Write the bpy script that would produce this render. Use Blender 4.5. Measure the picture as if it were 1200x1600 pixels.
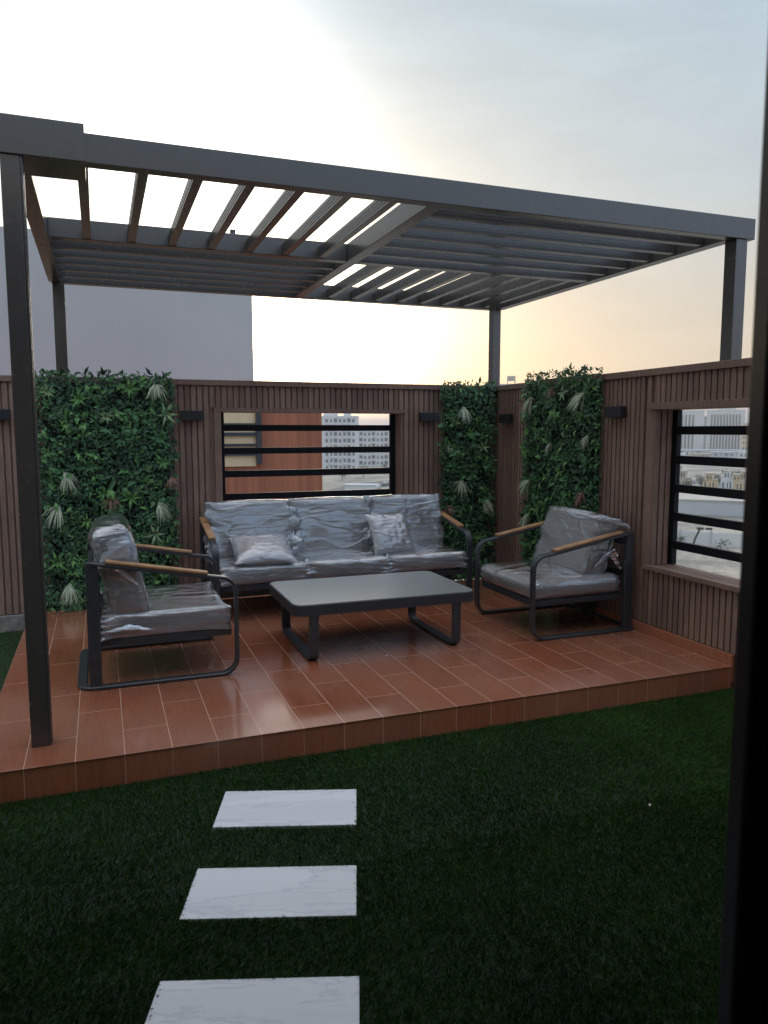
import bpy, bmesh, math, random
import numpy as np
from mathutils import Vector, noise, Matrix, Euler
R = math.radians
for o in list(bpy.data.objects): bpy.data.objects.remove(o)
sc = bpy.context.scene
COL = sc.collection

# ------------------------------------------------------------------ camera
cam_d = bpy.data.cameras.new("camera"); cam = bpy.data.objects.new("camera", cam_d); COL.objects.link(cam)
cam.location = (0, 0, 1.54)
cam.rotation_euler = (R(90-6.253), R(0.05), R(-20.69))
cam_d.sensor_fit = 'AUTO'; cam_d.sensor_width = 36; cam_d.lens = 26.37
cam_d.clip_start = 0.05; cam_d.clip_end = 20000
cam_d.dof.use_dof = True; cam_d.dof.focus_distance = 4.8; cam_d.dof.aperture_fstop = 6.0
sc.camera = cam
sc.view_settings.view_transform = 'Standard'; sc.view_settings.look = 'None'
sc.view_settings.gamma = 1; sc.view_settings.exposure = 0.0
sc.view_settings.use_curve_mapping = False

# ------------------------------------------------------------------ sky (dusk, sun low behind the pergola)
SUN_EL, SUN_AZ = 7.5, 14.5
sd = (math.sin(R(SUN_AZ))*math.cos(R(SUN_EL)), math.cos(R(SUN_AZ))*math.cos(R(SUN_EL)), math.sin(R(SUN_EL)))
w = bpy.data.worlds.new("World"); sc.world = w; w.use_nodes = True
nt = w.node_tree; nt.nodes.clear(); N = nt.nodes.new; L = nt.links.new
out = N('ShaderNodeOutputWorld')
tc = N('ShaderNodeTexCoord')
sky = N('ShaderNodeTexSky'); sky.sky_type = 'NISHITA'; sky.sun_disc = False
sky.sun_elevation = R(SUN_EL); sky.sun_rotation = R(SUN_AZ); sky.air_density = 1.0; sky.dust_density = 2.0; sky.ozone_density = 1.0
b1 = N('ShaderNodeBackground'); L(sky.outputs[0], b1.inputs[0]); b1.inputs[1].default_value = 0.032
sep = N('ShaderNodeSeparateXYZ'); L(tc.outputs['Generated'], sep.inputs[0])
ramp = N('ShaderNodeValToRGB'); L(sep.outputs[2], ramp.inputs[0])
cr = ramp.color_ramp
cr.elements[0].position = 0.0; cr.elements[0].color = (.56, .43, .33, 1)
cr.elements[1].position = 1.0; cr.elements[1].color = (2.1, 2.15, 2.25, 1)
for p_, c_ in ((.07, (.56, .45, .35, 1)), (.16, (.53, .47, .41, 1)), (.27, (.45, .50, .52, 1)), (.42, (.42, .505, .55, 1)), (.60, (.36, .47, .56, 1)), (.68, (.50, .62, .74, 1)), (.82, (1.3, 1.38, 1.48, 1))):
    e = cr.elements.new(p_); e.color = c_
def glow(power, amp, col, dr=sd):
    dot = N('ShaderNodeVectorMath'); dot.operation = 'DOT_PRODUCT'; L(tc.outputs['Generated'], dot.inputs[0]); dot.inputs[1].default_value = dr
    clampd = N('ShaderNodeMath'); clampd.operation = 'MAXIMUM'; L(dot.outputs['Value'], clampd.inputs[0]); clampd.inputs[1].default_value = 0.0
    pw = N('ShaderNodeMath'); pw.operation = 'POWER'; L(clampd.outputs[0], pw.inputs[0]); pw.inputs[1].default_value = power
    m = N('ShaderNodeMath'); m.operation = 'MULTIPLY'; L(pw.outputs[0], m.inputs[0]); m.inputs[1].default_value = amp
    v = N('ShaderNodeVectorMath'); v.operation = 'SCALE'; v.inputs[0].default_value = col; L(m.outputs[0], v.inputs['Scale'])
    return v
hz_dir = (math.sin(R(1))*math.cos(R(19)), math.cos(R(1))*math.cos(R(19)), math.sin(R(19)))   # thin bright cloud left of and above the sun
g1 = glow(14, .09, (.95, .98, 1.0), hz_dir); g5 = glow(85, 1.9, (1.0, .97, .90), (math.sin(R(5))*math.cos(R(20)), math.cos(R(5))*math.cos(R(20)), math.sin(R(20)))); g2 = glow(90, 1.5, (1.0, .89, .73)); g3 = glow(260, 7.0, (1.0, .84, .55))
g4 = glow(2, .95, (.25, .47, .82), (.55, -.6, .58))   # cool blue sky opposite the sunset
a0 = N('ShaderNodeVectorMath'); L(g1.outputs[0], a0.inputs[0]); L(g4.outputs[0], a0.inputs[1])
a01 = N('ShaderNodeVectorMath'); L(a0.outputs[0], a01.inputs[0]); L(g5.outputs[0], a01.inputs[1])
a1 = N('ShaderNodeVectorMath'); L(a01.outputs[0], a1.inputs[0]); L(g2.outputs[0], a1.inputs[1])
a2 = N('ShaderNodeVectorMath'); L(a1.outputs[0], a2.inputs[0]); L(g3.outputs[0], a2.inputs[1])
a3 = N('ShaderNodeVectorMath'); L(a2.outputs[0], a3.inputs[0]); L(ramp.outputs[0], a3.inputs[1])
# thin streaky dusk clouds
mp = N('ShaderNodeMapping'); L(tc.outputs['Generated'], mp.inputs[0]); mp.inputs['Scale'].default_value = (2.2, 2.2, 9.0)
nz = N('ShaderNodeTexNoise'); L(mp.outputs[0], nz.inputs[0]); nz.inputs['Scale'].default_value = 2.2; nz.inputs['Detail'].default_value = 8; nz.inputs['Roughness'].default_value = .62; nz.inputs['Distortion'].default_value = .5
crm = N('ShaderNodeMapRange'); L(nz.outputs[0], crm.inputs[0]); crm.inputs[1].default_value = .42; crm.inputs[2].default_value = .72; crm.inputs[3].default_value = .985; crm.inputs[4].default_value = 1.10
a4 = N('ShaderNodeVectorMath'); a4.operation = 'SCALE'; L(a3.outputs[0], a4.inputs[0]); L(crm.outputs[0], a4.inputs['Scale'])
b2 = N('ShaderNodeBackground'); L(a4.outputs[0], b2.inputs[0]); b2.inputs[1].default_value = 1.0
add = N('ShaderNodeAddShader'); L(b1.outputs[0], add.inputs[0]); L(b2.outputs[0], add.inputs[1]); L(add.outputs[0], out.inputs[0])

sun_d = bpy.data.lights.new("sun", 'SUN'); sun_d.energy = 0.6; sun_d.angle = R(14); sun_d.color = (1.0, .84, .66)
sun = bpy.data.objects.new("sun", sun_d); COL.objects.link(sun)
sun.rotation_euler = Vector(sd).to_track_quat('Z', 'Y').to_euler(); sun.location = (0, 0, 12)

# ------------------------------------------------------------------ materials
def new_mat(name, col, rough=.5, metal=0., spec=.5):
    m = bpy.data.materials.new(name); m.use_nodes = True
    b = m.node_tree.nodes['Principled BSDF']
    b.inputs['Base Color'].default_value = (*col, 1); b.inputs['Roughness'].default_value = rough
    b.inputs['Metallic'].default_value = metal; b.inputs['Specular IOR Level'].default_value = spec
    return m
def nodes(m): return m.node_tree.nodes, m.node_tree.links, m.node_tree.nodes['Principled BSDF']
def noisy(m, scale=8, amt=.25, bump=.15, stretch=(1, 1, 1), detail=5, dist=.01, rvar=.1):
    """colour, roughness and bump variation from one noise in object space"""
    n, l, b = nodes(m)
    tc = n.new('ShaderNodeTexCoord'); mp = n.new('ShaderNodeMapping'); mp.inputs['Scale'].default_value = stretch
    l.new(tc.outputs['Object'], mp.inputs[0])
    nz = n.new('ShaderNodeTexNoise'); nz.inputs['Scale'].default_value = scale; nz.inputs['Detail'].default_value = detail; l.new(mp.outputs[0], nz.inputs[0])
    base = b.inputs['Base Color'].default_value[:3]
    mx = n.new('ShaderNodeMix'); mx.data_type = 'RGBA'
    mx.inputs[6].default_value = (*[c*(1-amt) for c in base], 1); mx.inputs[7].default_value = (*[min(1, c*(1+amt)) for c in base], 1)
    st = n.new('ShaderNodeMapRange'); st.inputs[1].default_value = .3; st.inputs[2].default_value = .7; l.new(nz.outputs[0], st.inputs[0])
    l.new(st.outputs[0], mx.inputs[0]); l.new(mx.outputs[2], b.inputs['Base Color'])
    r0 = b.inputs['Roughness'].default_value
    rr = n.new('ShaderNodeMapRange'); rr.inputs[3].default_value = max(0, r0-rvar); rr.inputs[4].default_value = min(1, r0+rvar); l.new(nz.outputs[0], rr.inputs[0]); l.new(rr.outputs[0], b.inputs['Roughness'])
    if bump:
        bp = n.new('ShaderNodeBump'); bp.inputs['Strength'].default_value = bump; bp.inputs['Distance'].default_value = dist
        l.new(nz.outputs[0], bp.inputs['Height']); l.new(bp.outputs[0], b.inputs['Normal'])
    return m
M = {}
M['metal'] = noisy(new_mat('charcoal_metal', (.035, .038, .043), .36, 0, .5), 60, .2, .04, dist=.001)
M['pergola'] = noisy(new_mat('pergola_metal', (.066, .059, .054), .26, 0, .8), 12, .05, .02, dist=.001, rvar=.05)
M['black'] = noisy(new_mat('black_metal', (.009, .010, .013), .5, 0, .15), 60, .2, .03, dist=.001)
M['lamp'] = new_mat('lamp_black', (.015, .016, .02), .5)
M['concrete'] = noisy(new_mat('concrete', (.25, .24, .21), .9), 18, .3, .4)
M['plaster'] = noisy(new_mat('grey_plaster', (.425, .43, .435), .9), .35, .07, .1, detail=8)
M['house'] = noisy(new_mat('house_plaster', (.62, .54, .46), .9), 3, .1, .2)
M['room'] = noisy(new_mat('room_paint', (.25, .23, .21), .8), 3, .05, .02)
M['teak'] = noisy(new_mat('teak', (.36, .19, .09), .45), 14, .25, .15, (1, 1, 1), dist=.002)
M['fabric'] = noisy(new_mat('taupe_fabric', (.36, .28, .215), .9), 220, .18, .25, dist=.002)
M['fabric_light'] = noisy(new_mat('beige_fabric', (.55, .44, .39), .9), 220, .12, .25, dist=.002)
M['window'] = new_mat('dark_window', (.05, .06, .075), .15)
M['white_wall'] = noisy(new_mat('white_render', (.62, .61, .60), .9), .3, .06, 0)
M['cream_wall'] = noisy(new_mat('cream_render', (.64, .49, .27), .9), .4, .1, 0)
M['tan_wall'] = noisy(new_mat('tan_render', (.45, .38, .29), .9), .4, .1, 0)
M['grey_wall'] = noisy(new_mat('pale_grey_render', (.48, .49, .51), .9), .2, .06, 0)
M['office_wall'] = noisy(new_mat('office_render', (.60, .58, .55), .9), .2, .05, 0)
M['far_window'] = noisy(new_mat('hazy_window', (.15, .14, .13), .4), .08, .4, 0)  # glass colour lightened to stand for distance haze
M['roof'] = noisy(new_mat('flat_roof', (.42, .38, .32), .95), .3, .15, 0)
M['blind'] = noisy(new_mat('beige_blind', (.66, .49, .30), .6), 2, .06, 0)
M['tree_leaf'] = noisy(new_mat('tree_leaf', (.05, .085, .03), .8), .5, .4, 0)
M['bark'] = noisy(new_mat('bark', (.10, .07, .05), .9), 9, .3, .3)
M['asphalt'] = noisy(new_mat('asphalt', (.10, .10, .105), .9), 2, .2, .1)
M['car_white'] = new_mat('white_car_paint', (.6, .6, .62), .3)
M['car_dark'] = new_mat('dark_car_paint', (.06, .07, .09), .3)
M['rubber'] = new_mat('rubber', (.02, .02, .02), .8)

# composite wood: brown, fine lengthwise grain, every board a slightly different tone
def wpc():
    m = new_mat('composite_wood', (.10, .058, .048), .62)
    n, l, b = nodes(m)
    geo = n.new('ShaderNodeNewGeometry')
    tc = n.new('ShaderNodeTexCoord'); mp = n.new('ShaderNodeMapping'); mp.inputs['Scale'].default_value = (1, 1, .06); l.new(tc.outputs['Object'], mp.inputs[0])
    nz = n.new('ShaderNodeTexNoise'); nz.inputs['Scale'].default_value = 160; nz.inputs['Detail'].default_value = 3; l.new(mp.outputs[0], nz.inputs[0])
    n2 = n.new('ShaderNodeTexNoise'); n2.inputs['Scale'].default_value = 3; n2.inputs['Detail'].default_value = 4; l.new(tc.outputs['Object'], n2.inputs[0])
    mr = n.new('ShaderNodeMapRange'); mr.inputs[3].default_value = .80; mr.inputs[4].default_value = 1.22; l.new(geo.outputs['Random Per Island'], mr.inputs[0])
    m2 = n.new('ShaderNodeMapRange'); m2.inputs[1].default_value = .3; m2.inputs[2].default_value = .7; m2.inputs[3].default_value = .75; m2.inputs[4].default_value = 1.25; l.new(nz.outputs[0], m2.inputs[0])
    m3 = n.new('ShaderNodeMapRange'); m3.inputs[1].default_value = .3; m3.inputs[2].default_value = .7; m3.inputs[3].default_value = .85; m3.inputs[4].default_value = 1.15; l.new(n2.outputs[0], m3.inputs[0])
    a = n.new('ShaderNodeMath'); a.operation = 'MULTIPLY'; l.new(mr.outputs[0], a.inputs[0]); l.new(m2.outputs[0], a.inputs[1])
    c = n.new('ShaderNodeMath'); c.operation = 'MULTIPLY'; l.new(a.outputs[0], c.inputs[0]); l.new(m3.outputs[0], c.inputs[1])
    v = n.new('ShaderNodeVectorMath'); v.operation = 'SCALE'; v.inputs[0].default_value = (.235, .145, .110); l.new(c.outputs[0], v.inputs['Scale'])
    l.new(v.outputs[0], b.inputs['Base Color'])
    bp = n.new('ShaderNodeBump'); bp.inputs['Strength'].default_value = .3; bp.inputs['Distance'].default_value = .002; l.new(nz.outputs[0], bp.inputs['Height']); l.new(bp.outputs[0], b.inputs['Normal'])
    return m
M['wpc'] = wpc()

# terracotta wood-look tiles in running bond, pale grout
def tiles(name, vertical=False):
    m = new_mat(name, (.3, .1, .06), .3)
    n, l, b = nodes(m)
    tc = n.new('ShaderNodeTexCoord'); sp = n.new('ShaderNodeSeparateXYZ'); l.new(tc.outputs['Object'], sp.inputs[0])
    cb = n.new('ShaderNodeCombineXYZ')
    sh = n.new('ShaderNodeMath'); sh.operation = 'ADD'; sh.inputs[1].default_value = 20*.6 + .0; l.new(sp.outputs[1], sh.inputs[0])
    sh.inputs[1].default_value = 12 - .0
    sx = n.new('ShaderNodeMath'); sx.operation = 'ADD'; sx.inputs[1].default_value = 10 + .15; l.new(sp.outputs[0], sx.inputs[0])
    if vertical:
        z = n.new('ShaderNodeMath'); z.operation = 'ADD'; z.inputs[1].default_value = .2; l.new(sp.outputs[2], z.inputs[0])
        l.new(z.outputs[0], cb.inputs[0]); l.new(sx.outputs[0], cb.inputs[1])
    else:
        l.new(sh.outputs[0], cb.inputs[0]); l.new(sx.outputs[0], cb.inputs[1])
    br = n.new('ShaderNodeTexBrick'); br.offset = .5; br.offset_frequency = 2; br.squash = 1
    br.inputs['Scale'].default_value = 1; br.inputs['Brick Width'].default_value = .6 if not vertical else 5.0
    br.inputs['Row Height'].default_value = .2; br.inputs['Mortar Size'].default_value = .0018; br.inputs['Mortar Smooth'].default_value = .1
    br.inputs['Color1'].default_value = (.215, .064, .030, 1); br.inputs['Color2'].default_value = (.27, .084, .041, 1); br.inputs['Mortar'].default_value = (.50, .32, .24, 1)
    br.inputs['Bias'].default_value = 0
    l.new(cb.outputs[0], br.inputs['Vector'])
    mp = n.new('ShaderNodeMapping'); l.new(tc.outputs['Object'], mp.inputs[0])
    mp.inputs['Scale'].default_value = (9, .9, 9) if not vertical else (9, 9, 1.2)
    nz = n.new('ShaderNodeTexNoise'); nz.inputs['Scale'].default_value = 5; nz.inputs['Detail'].default_value = 6; nz.inputs['Distortion'].default_value = 1.2; l.new(mp.outputs[0], nz.inputs[0])
    mr = n.new('ShaderNodeMapRange'); mr.inputs[1].default_value = .3; mr.inputs[2].default_value = .7; mr.inputs[3].default_value = .85; mr.inputs[4].default_value = 1.14; l.new(nz.outputs[0], mr.inputs[0])
    n3 = n.new('ShaderNodeTexNoise'); n3.inputs['Scale'].default_value = 1.7; n3.inputs['Detail'].default_value = 5; l.new(tc.outputs['Object'], n3.inputs[0])
    m3 = n.new('ShaderNodeMapRange'); m3.inputs[1].default_value = .35; m3.inputs[2].default_value = .65; m3.inputs[3].default_value = 0; m3.inputs[4].default_value = .42; l.new(n3.outputs[0], m3.inputs[0])
    v = n.new('ShaderNodeVectorMath'); v.operation = 'SCALE'; l.new(br.outputs[0], v.inputs[0]); l.new(mr.outputs[0], v.inputs['Scale'])
    dust = n.new('ShaderNodeMix'); dust.data_type = 'RGBA'; l.new(m3.outputs[0], dust.inputs[0]); l.new(v.outputs[0], dust.inputs[6]); dust.inputs[7].default_value = (.33, .17, .115, 1)
    l.new(dust.outputs[2], b.inputs['Base Color'])
    rg = n.new('ShaderNodeMapRange'); rg.inputs[1].default_value = .3; rg.inputs[2].default_value = .7; rg.inputs[3].default_value = .13; rg.inputs[4].default_value = .26; l.new(n3.outputs[0], rg.inputs[0])
    ra = n.new('ShaderNodeMath'); ra.operation = 'MULTIPLY_ADD'; l.new(br.outputs[1], ra.inputs[0]); ra.inputs[1].default_value = .4; l.new(rg.outputs[0], ra.inputs[2])
    l.new(ra.outputs[0], b.inputs['Roughness'])
    b.inputs['Coat Weight'].default_value = .45; b.inputs['Coat Roughness'].default_value = .13; b.inputs['Coat IOR'].default_value = 1.6
    sub = n.new('ShaderNodeMath'); sub.operation = 'MULTIPLY_ADD'; l.new(br.outputs[1], sub.inputs[0]); sub.inputs[1].default_value = -1.0; l.new(mr.outputs[0], sub.inputs[2])
    bp = n.new('ShaderNodeBump'); bp.inputs['Strength'].default_value = .12; bp.inputs['Distance'].default_value = .001; l.new(sub.outputs[0], bp.inputs['Height']); l.new(bp.outputs[0], b.inputs['Normal'])
    return m
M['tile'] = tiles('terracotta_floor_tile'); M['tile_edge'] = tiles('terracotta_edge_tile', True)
for q in M['tile_edge'].node_tree.nodes:  # brighter, more orange copy of the floor tile; missing front light painted in
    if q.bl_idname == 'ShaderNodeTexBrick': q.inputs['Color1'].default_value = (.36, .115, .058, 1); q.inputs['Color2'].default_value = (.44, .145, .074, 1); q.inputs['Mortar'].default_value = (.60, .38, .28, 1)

def marble():
    m = new_mat('white_marble', (.7, .7, .7), .55)
    n, l, b = nodes(m)
    tc = n.new('ShaderNodeTexCoord'); oi = n.new('ShaderNodeObjectInfo')
    mp = n.new('ShaderNodeMapping'); mp.inputs['Rotation'].default_value = (0, 0, R(25)); mp.inputs['Scale'].default_value = (1.2, 5, 1); l.new(tc.outputs['Object'], mp.inputs[0])
    ad = n.new('ShaderNodeVectorMath'); l.new(mp.outputs[0], ad.inputs[0]); l.new(oi.outputs['Random'], ad.inputs[1])
    sc_ = n.new('ShaderNodeVectorMath'); sc_.operation = 'SCALE'; sc_.inputs['Scale'].default_value = 7; l.new(oi.outputs['Random'], sc_.inputs[0]); l.new(sc_.outputs[0], ad.inputs[1])
    nz = n.new('ShaderNodeTexNoise'); nz.inputs['Scale'].default_value = 1.6; nz.inputs['Detail'].default_value = 10; nz.inputs['Roughness'].default_value = .6; nz.inputs['Distortion'].default_value = .5; l.new(ad.outputs[0], nz.inputs[0])
    cr = n.new('ShaderNodeValToRGB'); l.new(nz.outputs[0], cr.inputs[0])
    e = cr.color_ramp.elements; e[0].position = .30; e[0].color = (.54, .55, .57, 1); e[1].position = .62; e[1].color = (.59, .60, .62, 1)
    q = cr.color_ramp.elements.new(.475); q.color = (.57, .58, .60, 1); q = cr.color_ramp.elements.new(.50); q.color = (.47, .48, .51, 1); q = cr.color_ramp.elements.new(.525); q.color = (.59, .60, .62, 1)
    l.new(cr.outputs[0], b.inputs['Base Color']); return m
M['marble'] = marble()

def film(dens=.20, name='packing_film'):
    """thin clear packing plastic: mostly see-through, glossy where it turns edge-on"""
    m = bpy.data.materials.new(name); m.use_nodes = True
    n = m.node_tree.nodes; l = m.node_tree.links; n.clear()
    o = n.new('ShaderNodeOutputMaterial'); tr = n.new('ShaderNodeBsdfTransparent'); tr.inputs[0].default_value = (.93, .94, .95, 1)
    p = n.new('ShaderNodeBsdfGlossy'); p.inputs['Color'].default_value = (.95, .97, 1.0, 1); p.inputs['Roughness'].default_value = .16
    df = n.new('ShaderNodeBsdfDiffuse'); df.inputs[0].default_value = (.72, .76, .82, 1)
    fr = n.new('ShaderNodeFresnel'); fr.inputs[0].default_value = 1.55
    tc = n.new('ShaderNodeTexCoord'); mp = n.new('ShaderNodeMapping'); mp.inputs['Scale'].default_value = (2.2, 2.6, 6.5); mp.inputs['Rotation'].default_value = (R(25), R(35), R(25)); l.new(tc.outputs['Object'], mp.inputs[0])
    oi = n.new('ShaderNodeObjectInfo'); sh = n.new('ShaderNodeVectorMath'); sh.operation = 'SCALE'; sh.inputs['Scale'].default_value = 30; l.new(oi.outputs['Random'], sh.inputs[0])
    ad = n.new('ShaderNodeVectorMath'); l.new(mp.outputs[0], ad.inputs[0]); l.new(sh.outputs[0], ad.inputs[1])
    hs_ = []
    m2 = n.new('ShaderNodeMapping'); m2.inputs['Scale'].default_value = (2.0, 1.6, 24); m2.inputs['Rotation'].default_value = (R(14), R(-18), R(0)); l.new(tc.outputs['Object'], m2.inputs[0])
    ad2 = n.new('ShaderNodeVectorMath'); l.new(m2.outputs[0], ad2.inputs[0]); l.new(sh.outputs[0], ad2.inputs[1])
    for scl, dst, wgt, vec in ((.85, .6, 1.0, ad), (1.0, .5, .26, ad2)):
        nz = n.new('ShaderNodeTexNoise'); nz.inputs['Scale'].default_value = scl; nz.inputs['Detail'].default_value = 2; nz.inputs['Distortion'].default_value = dst; l.new(vec.outputs[0], nz.inputs[0])
        a = n.new('ShaderNodeMath'); a.operation = 'SUBTRACT'; a.inputs[1].default_value = .5; l.new(nz.outputs[0], a.inputs[0])
        b_ = n.new('ShaderNodeMath'); b_.operation = 'ABSOLUTE'; l.new(a.outputs[0], b_.inputs[0])
        c = n.new('ShaderNodeMapRange'); c.interpolation_type = 'SMOOTHSTEP'; c.inputs[1].default_value = 0; c.inputs[2].default_value = .075; c.inputs[3].default_value = wgt; c.inputs[4].default_value = 0; l.new(b_.outputs[0], c.inputs[0]); hs_.append(c)
    sm = n.new('ShaderNodeMath'); l.new(hs_[0].outputs[0], sm.inputs[0]); l.new(hs_[1].outputs[0], sm.inputs[1])
    bp = n.new('ShaderNodeBump'); bp.inputs['Strength'].default_value = .54; bp.inputs['Distance'].default_value = .0095; l.new(sm.outputs[0], bp.inputs['Height'])
    l.new(bp.outputs[0], p.inputs['Normal']); l.new(bp.outputs[0], fr.inputs['Normal'])
    mr = n.new('ShaderNodeMapRange'); mr.inputs[1].default_value = 0; mr.inputs[2].default_value = .5; mr.inputs[3].default_value = .05; mr.inputs[4].default_value = 1.05; l.new(fr.outputs[0], mr.inputs[0])
    d2 = n.new('ShaderNodeMixShader'); d2.inputs[0].default_value = dens; l.new(tr.outputs[0], d2.inputs[1]); l.new(df.outputs[0], d2.inputs[2])
    mx = n.new('ShaderNodeMixShader'); l.new(mr.outputs[0], mx.inputs[0]); l.new(d2.outputs[0], mx.inputs[1]); l.new(p.outputs[0], mx.inputs[2]); l.new(mx.outputs[0], o.inputs[0])
    return m
M['film'] = film(); M['film_dense'] = film(.5, 'crumpled_packing_film')
tt = noisy(new_mat('table_top_stone', (.15, .15, .14), .34, 0, 1.0), 90, .08, .02, dist=.0006, rvar=.04); M['table_top'] = tt
tt.node_tree.nodes['Principled BSDF'].inputs['Coat Weight'].default_value = 1.0; tt.node_tree.nodes['Principled BSDF'].inputs['Coat Roughness'].default_value = .42; tt.node_tree.nodes['Principled BSDF'].inputs['Coat IOR'].default_value = 2.2

def clad():
    m = new_mat('terracotta_cladding', (.42, .15, .075), .7)
    n, l, b = nodes(m); tc = n.new('ShaderNodeTexCoord'); mp = n.new('ShaderNodeMapping'); mp.inputs['Scale'].default_value = (9, 9, .25); l.new(tc.outputs['Object'], mp.inputs[0])
    nz = n.new('ShaderNodeTexNoise'); nz.inputs['Scale'].default_value = 1.3; nz.inputs['Detail'].default_value = 6; l.new(mp.outputs[0], nz.inputs[0])
    cr = n.new('ShaderNodeValToRGB'); l.new(nz.outputs[0], cr.inputs[0]); e = cr.color_ramp.elements
    e[0].position = .3; e[0].color = (.25, .078, .040, 1); e[1].position = .7; e[1].color = (.40, .135, .068, 1)
    l.new(cr.outputs[0], b.inputs['Base Color']); return m
M['clad'] = clad()

def leafmat(name, c, v=.35, trans=.15):
    m = new_mat(name, c, .5); n, l, b = nodes(m)
    g = n.new('ShaderNodeNewGeometry'); mr = n.new('ShaderNodeMapRange'); mr.inputs[3].default_value = 1-v; mr.inputs[4].default_value = 1+v; l.new(g.outputs['Random Per Island'], mr.inputs[0])
    s = n.new('ShaderNodeVectorMath'); s.operation = 'SCALE'; s.inputs[0].default_value = c; l.new(mr.outputs[0], s.inputs['Scale']); l.new(s.outputs[0], b.inputs['Base Color'])
    return m
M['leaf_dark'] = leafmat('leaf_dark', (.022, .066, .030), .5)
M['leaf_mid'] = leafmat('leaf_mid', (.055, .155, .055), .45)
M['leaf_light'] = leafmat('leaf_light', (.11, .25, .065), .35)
M['leaf_cream'] = leafmat('leaf_cream', (.40, .44, .30), .45)
M['leaf_varieg'] = leafmat('leaf_variegated', (.24, .34, .17), .5)
M['leaf_pink'] = leafmat('leaf_pink', (.24, .12, .085), .3)
M['leaf_back'] = noisy(new_mat('leaf_backing', (.010, .020, .010), .9), 30, .4, .5)
def grassmat():
    m = new_mat('turf_blade', (.02, .05, .015), .55); n, l, b = nodes(m); b.inputs['Specular IOR Level'].default_value = .08
    g = n.new('ShaderNodeNewGeometry'); tc = n.new('ShaderNodeTexCoord')
    nz = n.new('ShaderNodeTexNoise'); nz.inputs['Scale'].default_value = 2.2; nz.inputs['Detail'].default_value = 4; l.new(tc.outputs['Object'], nz.inputs[0])
    cr = n.new('ShaderNodeValToRGB'); l.new(g.outputs['Random Per Island'], cr.inputs[0]); e = cr.color_ramp.elements
    e[0].position = 0; e[0].color = (.011, .036, .005, 1); e[1].position = 1; e[1].color = (.10, .095, .040, 1)
    q = e.new(.55); q.color = (.029, .082, .013, 1); q = e.new(.9); q.color = (.052, .120, .019, 1)
    mr = n.new('ShaderNodeMapRange'); mr.inputs[1].default_value = .3; mr.inputs[2].default_value = .7; mr.inputs[3].default_value = .8; mr.inputs[4].default_value = 1.5; l.new(nz.outputs[0], mr.inputs[0])
    s = n.new('ShaderNodeVectorMath'); s.operation = 'SCALE'; l.new(cr.outputs[0], s.inputs[0]); l.new(mr.outputs[0], s.inputs['Scale']); l.new(s.outputs[0], b.inputs['Base Color'])
    return m
M['grass'] = grassmat()
M['lawn'] = noisy(new_mat('lawn_base', (.012, .026, .011), .95), 120, .5, .3)
def desert():
    m = new_mat('sandy_ground', (.3, .26, .2), .95); n, l, b = nodes(m)
    tc = n.new('ShaderNodeTexCoord'); nz = n.new('ShaderNodeTexNoise'); nz.inputs['Scale'].default_value = .05; nz.inputs['Detail'].default_value = 12; nz.inputs['Roughness'].default_value = .7; l.new(tc.outputs['Object'], nz.inputs[0])
    cr = n.new('ShaderNodeValToRGB'); l.new(nz.outputs[0], cr.inputs[0]); e = cr.color_ramp.elements
    e[0].position = .36; e[0].color = (.12, .12, .095, 1); e[1].position = .66; e[1].color = (.44, .37, .28, 1); q = e.new(.5); q.color = (.27, .235, .185, 1)
    vo = n.new('ShaderNodeTexNoise'); vo.inputs['Scale'].default_value = .9; vo.inputs['Detail'].default_value = 8; vo.inputs['Roughness'].default_value = .8; l.new(tc.outputs['Object'], vo.inputs[0])
    mr = n.new('ShaderNodeMapRange'); mr.inputs[1].default_value = .35; mr.inputs[2].default_value = .65; mr.inputs[3].default_value = .65; mr.inputs[4].default_value = 1.35; l.new(vo.outputs[0], mr.inputs[0])
    s = n.new('ShaderNodeVectorMath'); s.operation = 'SCALE'; l.new(cr.outputs[0], s.inputs[0]); l.new(mr.outputs[0], s.inputs['Scale']); l.new(s.outputs[0], b.inputs['Base Color']); return m
M['desert'] = desert()

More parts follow.
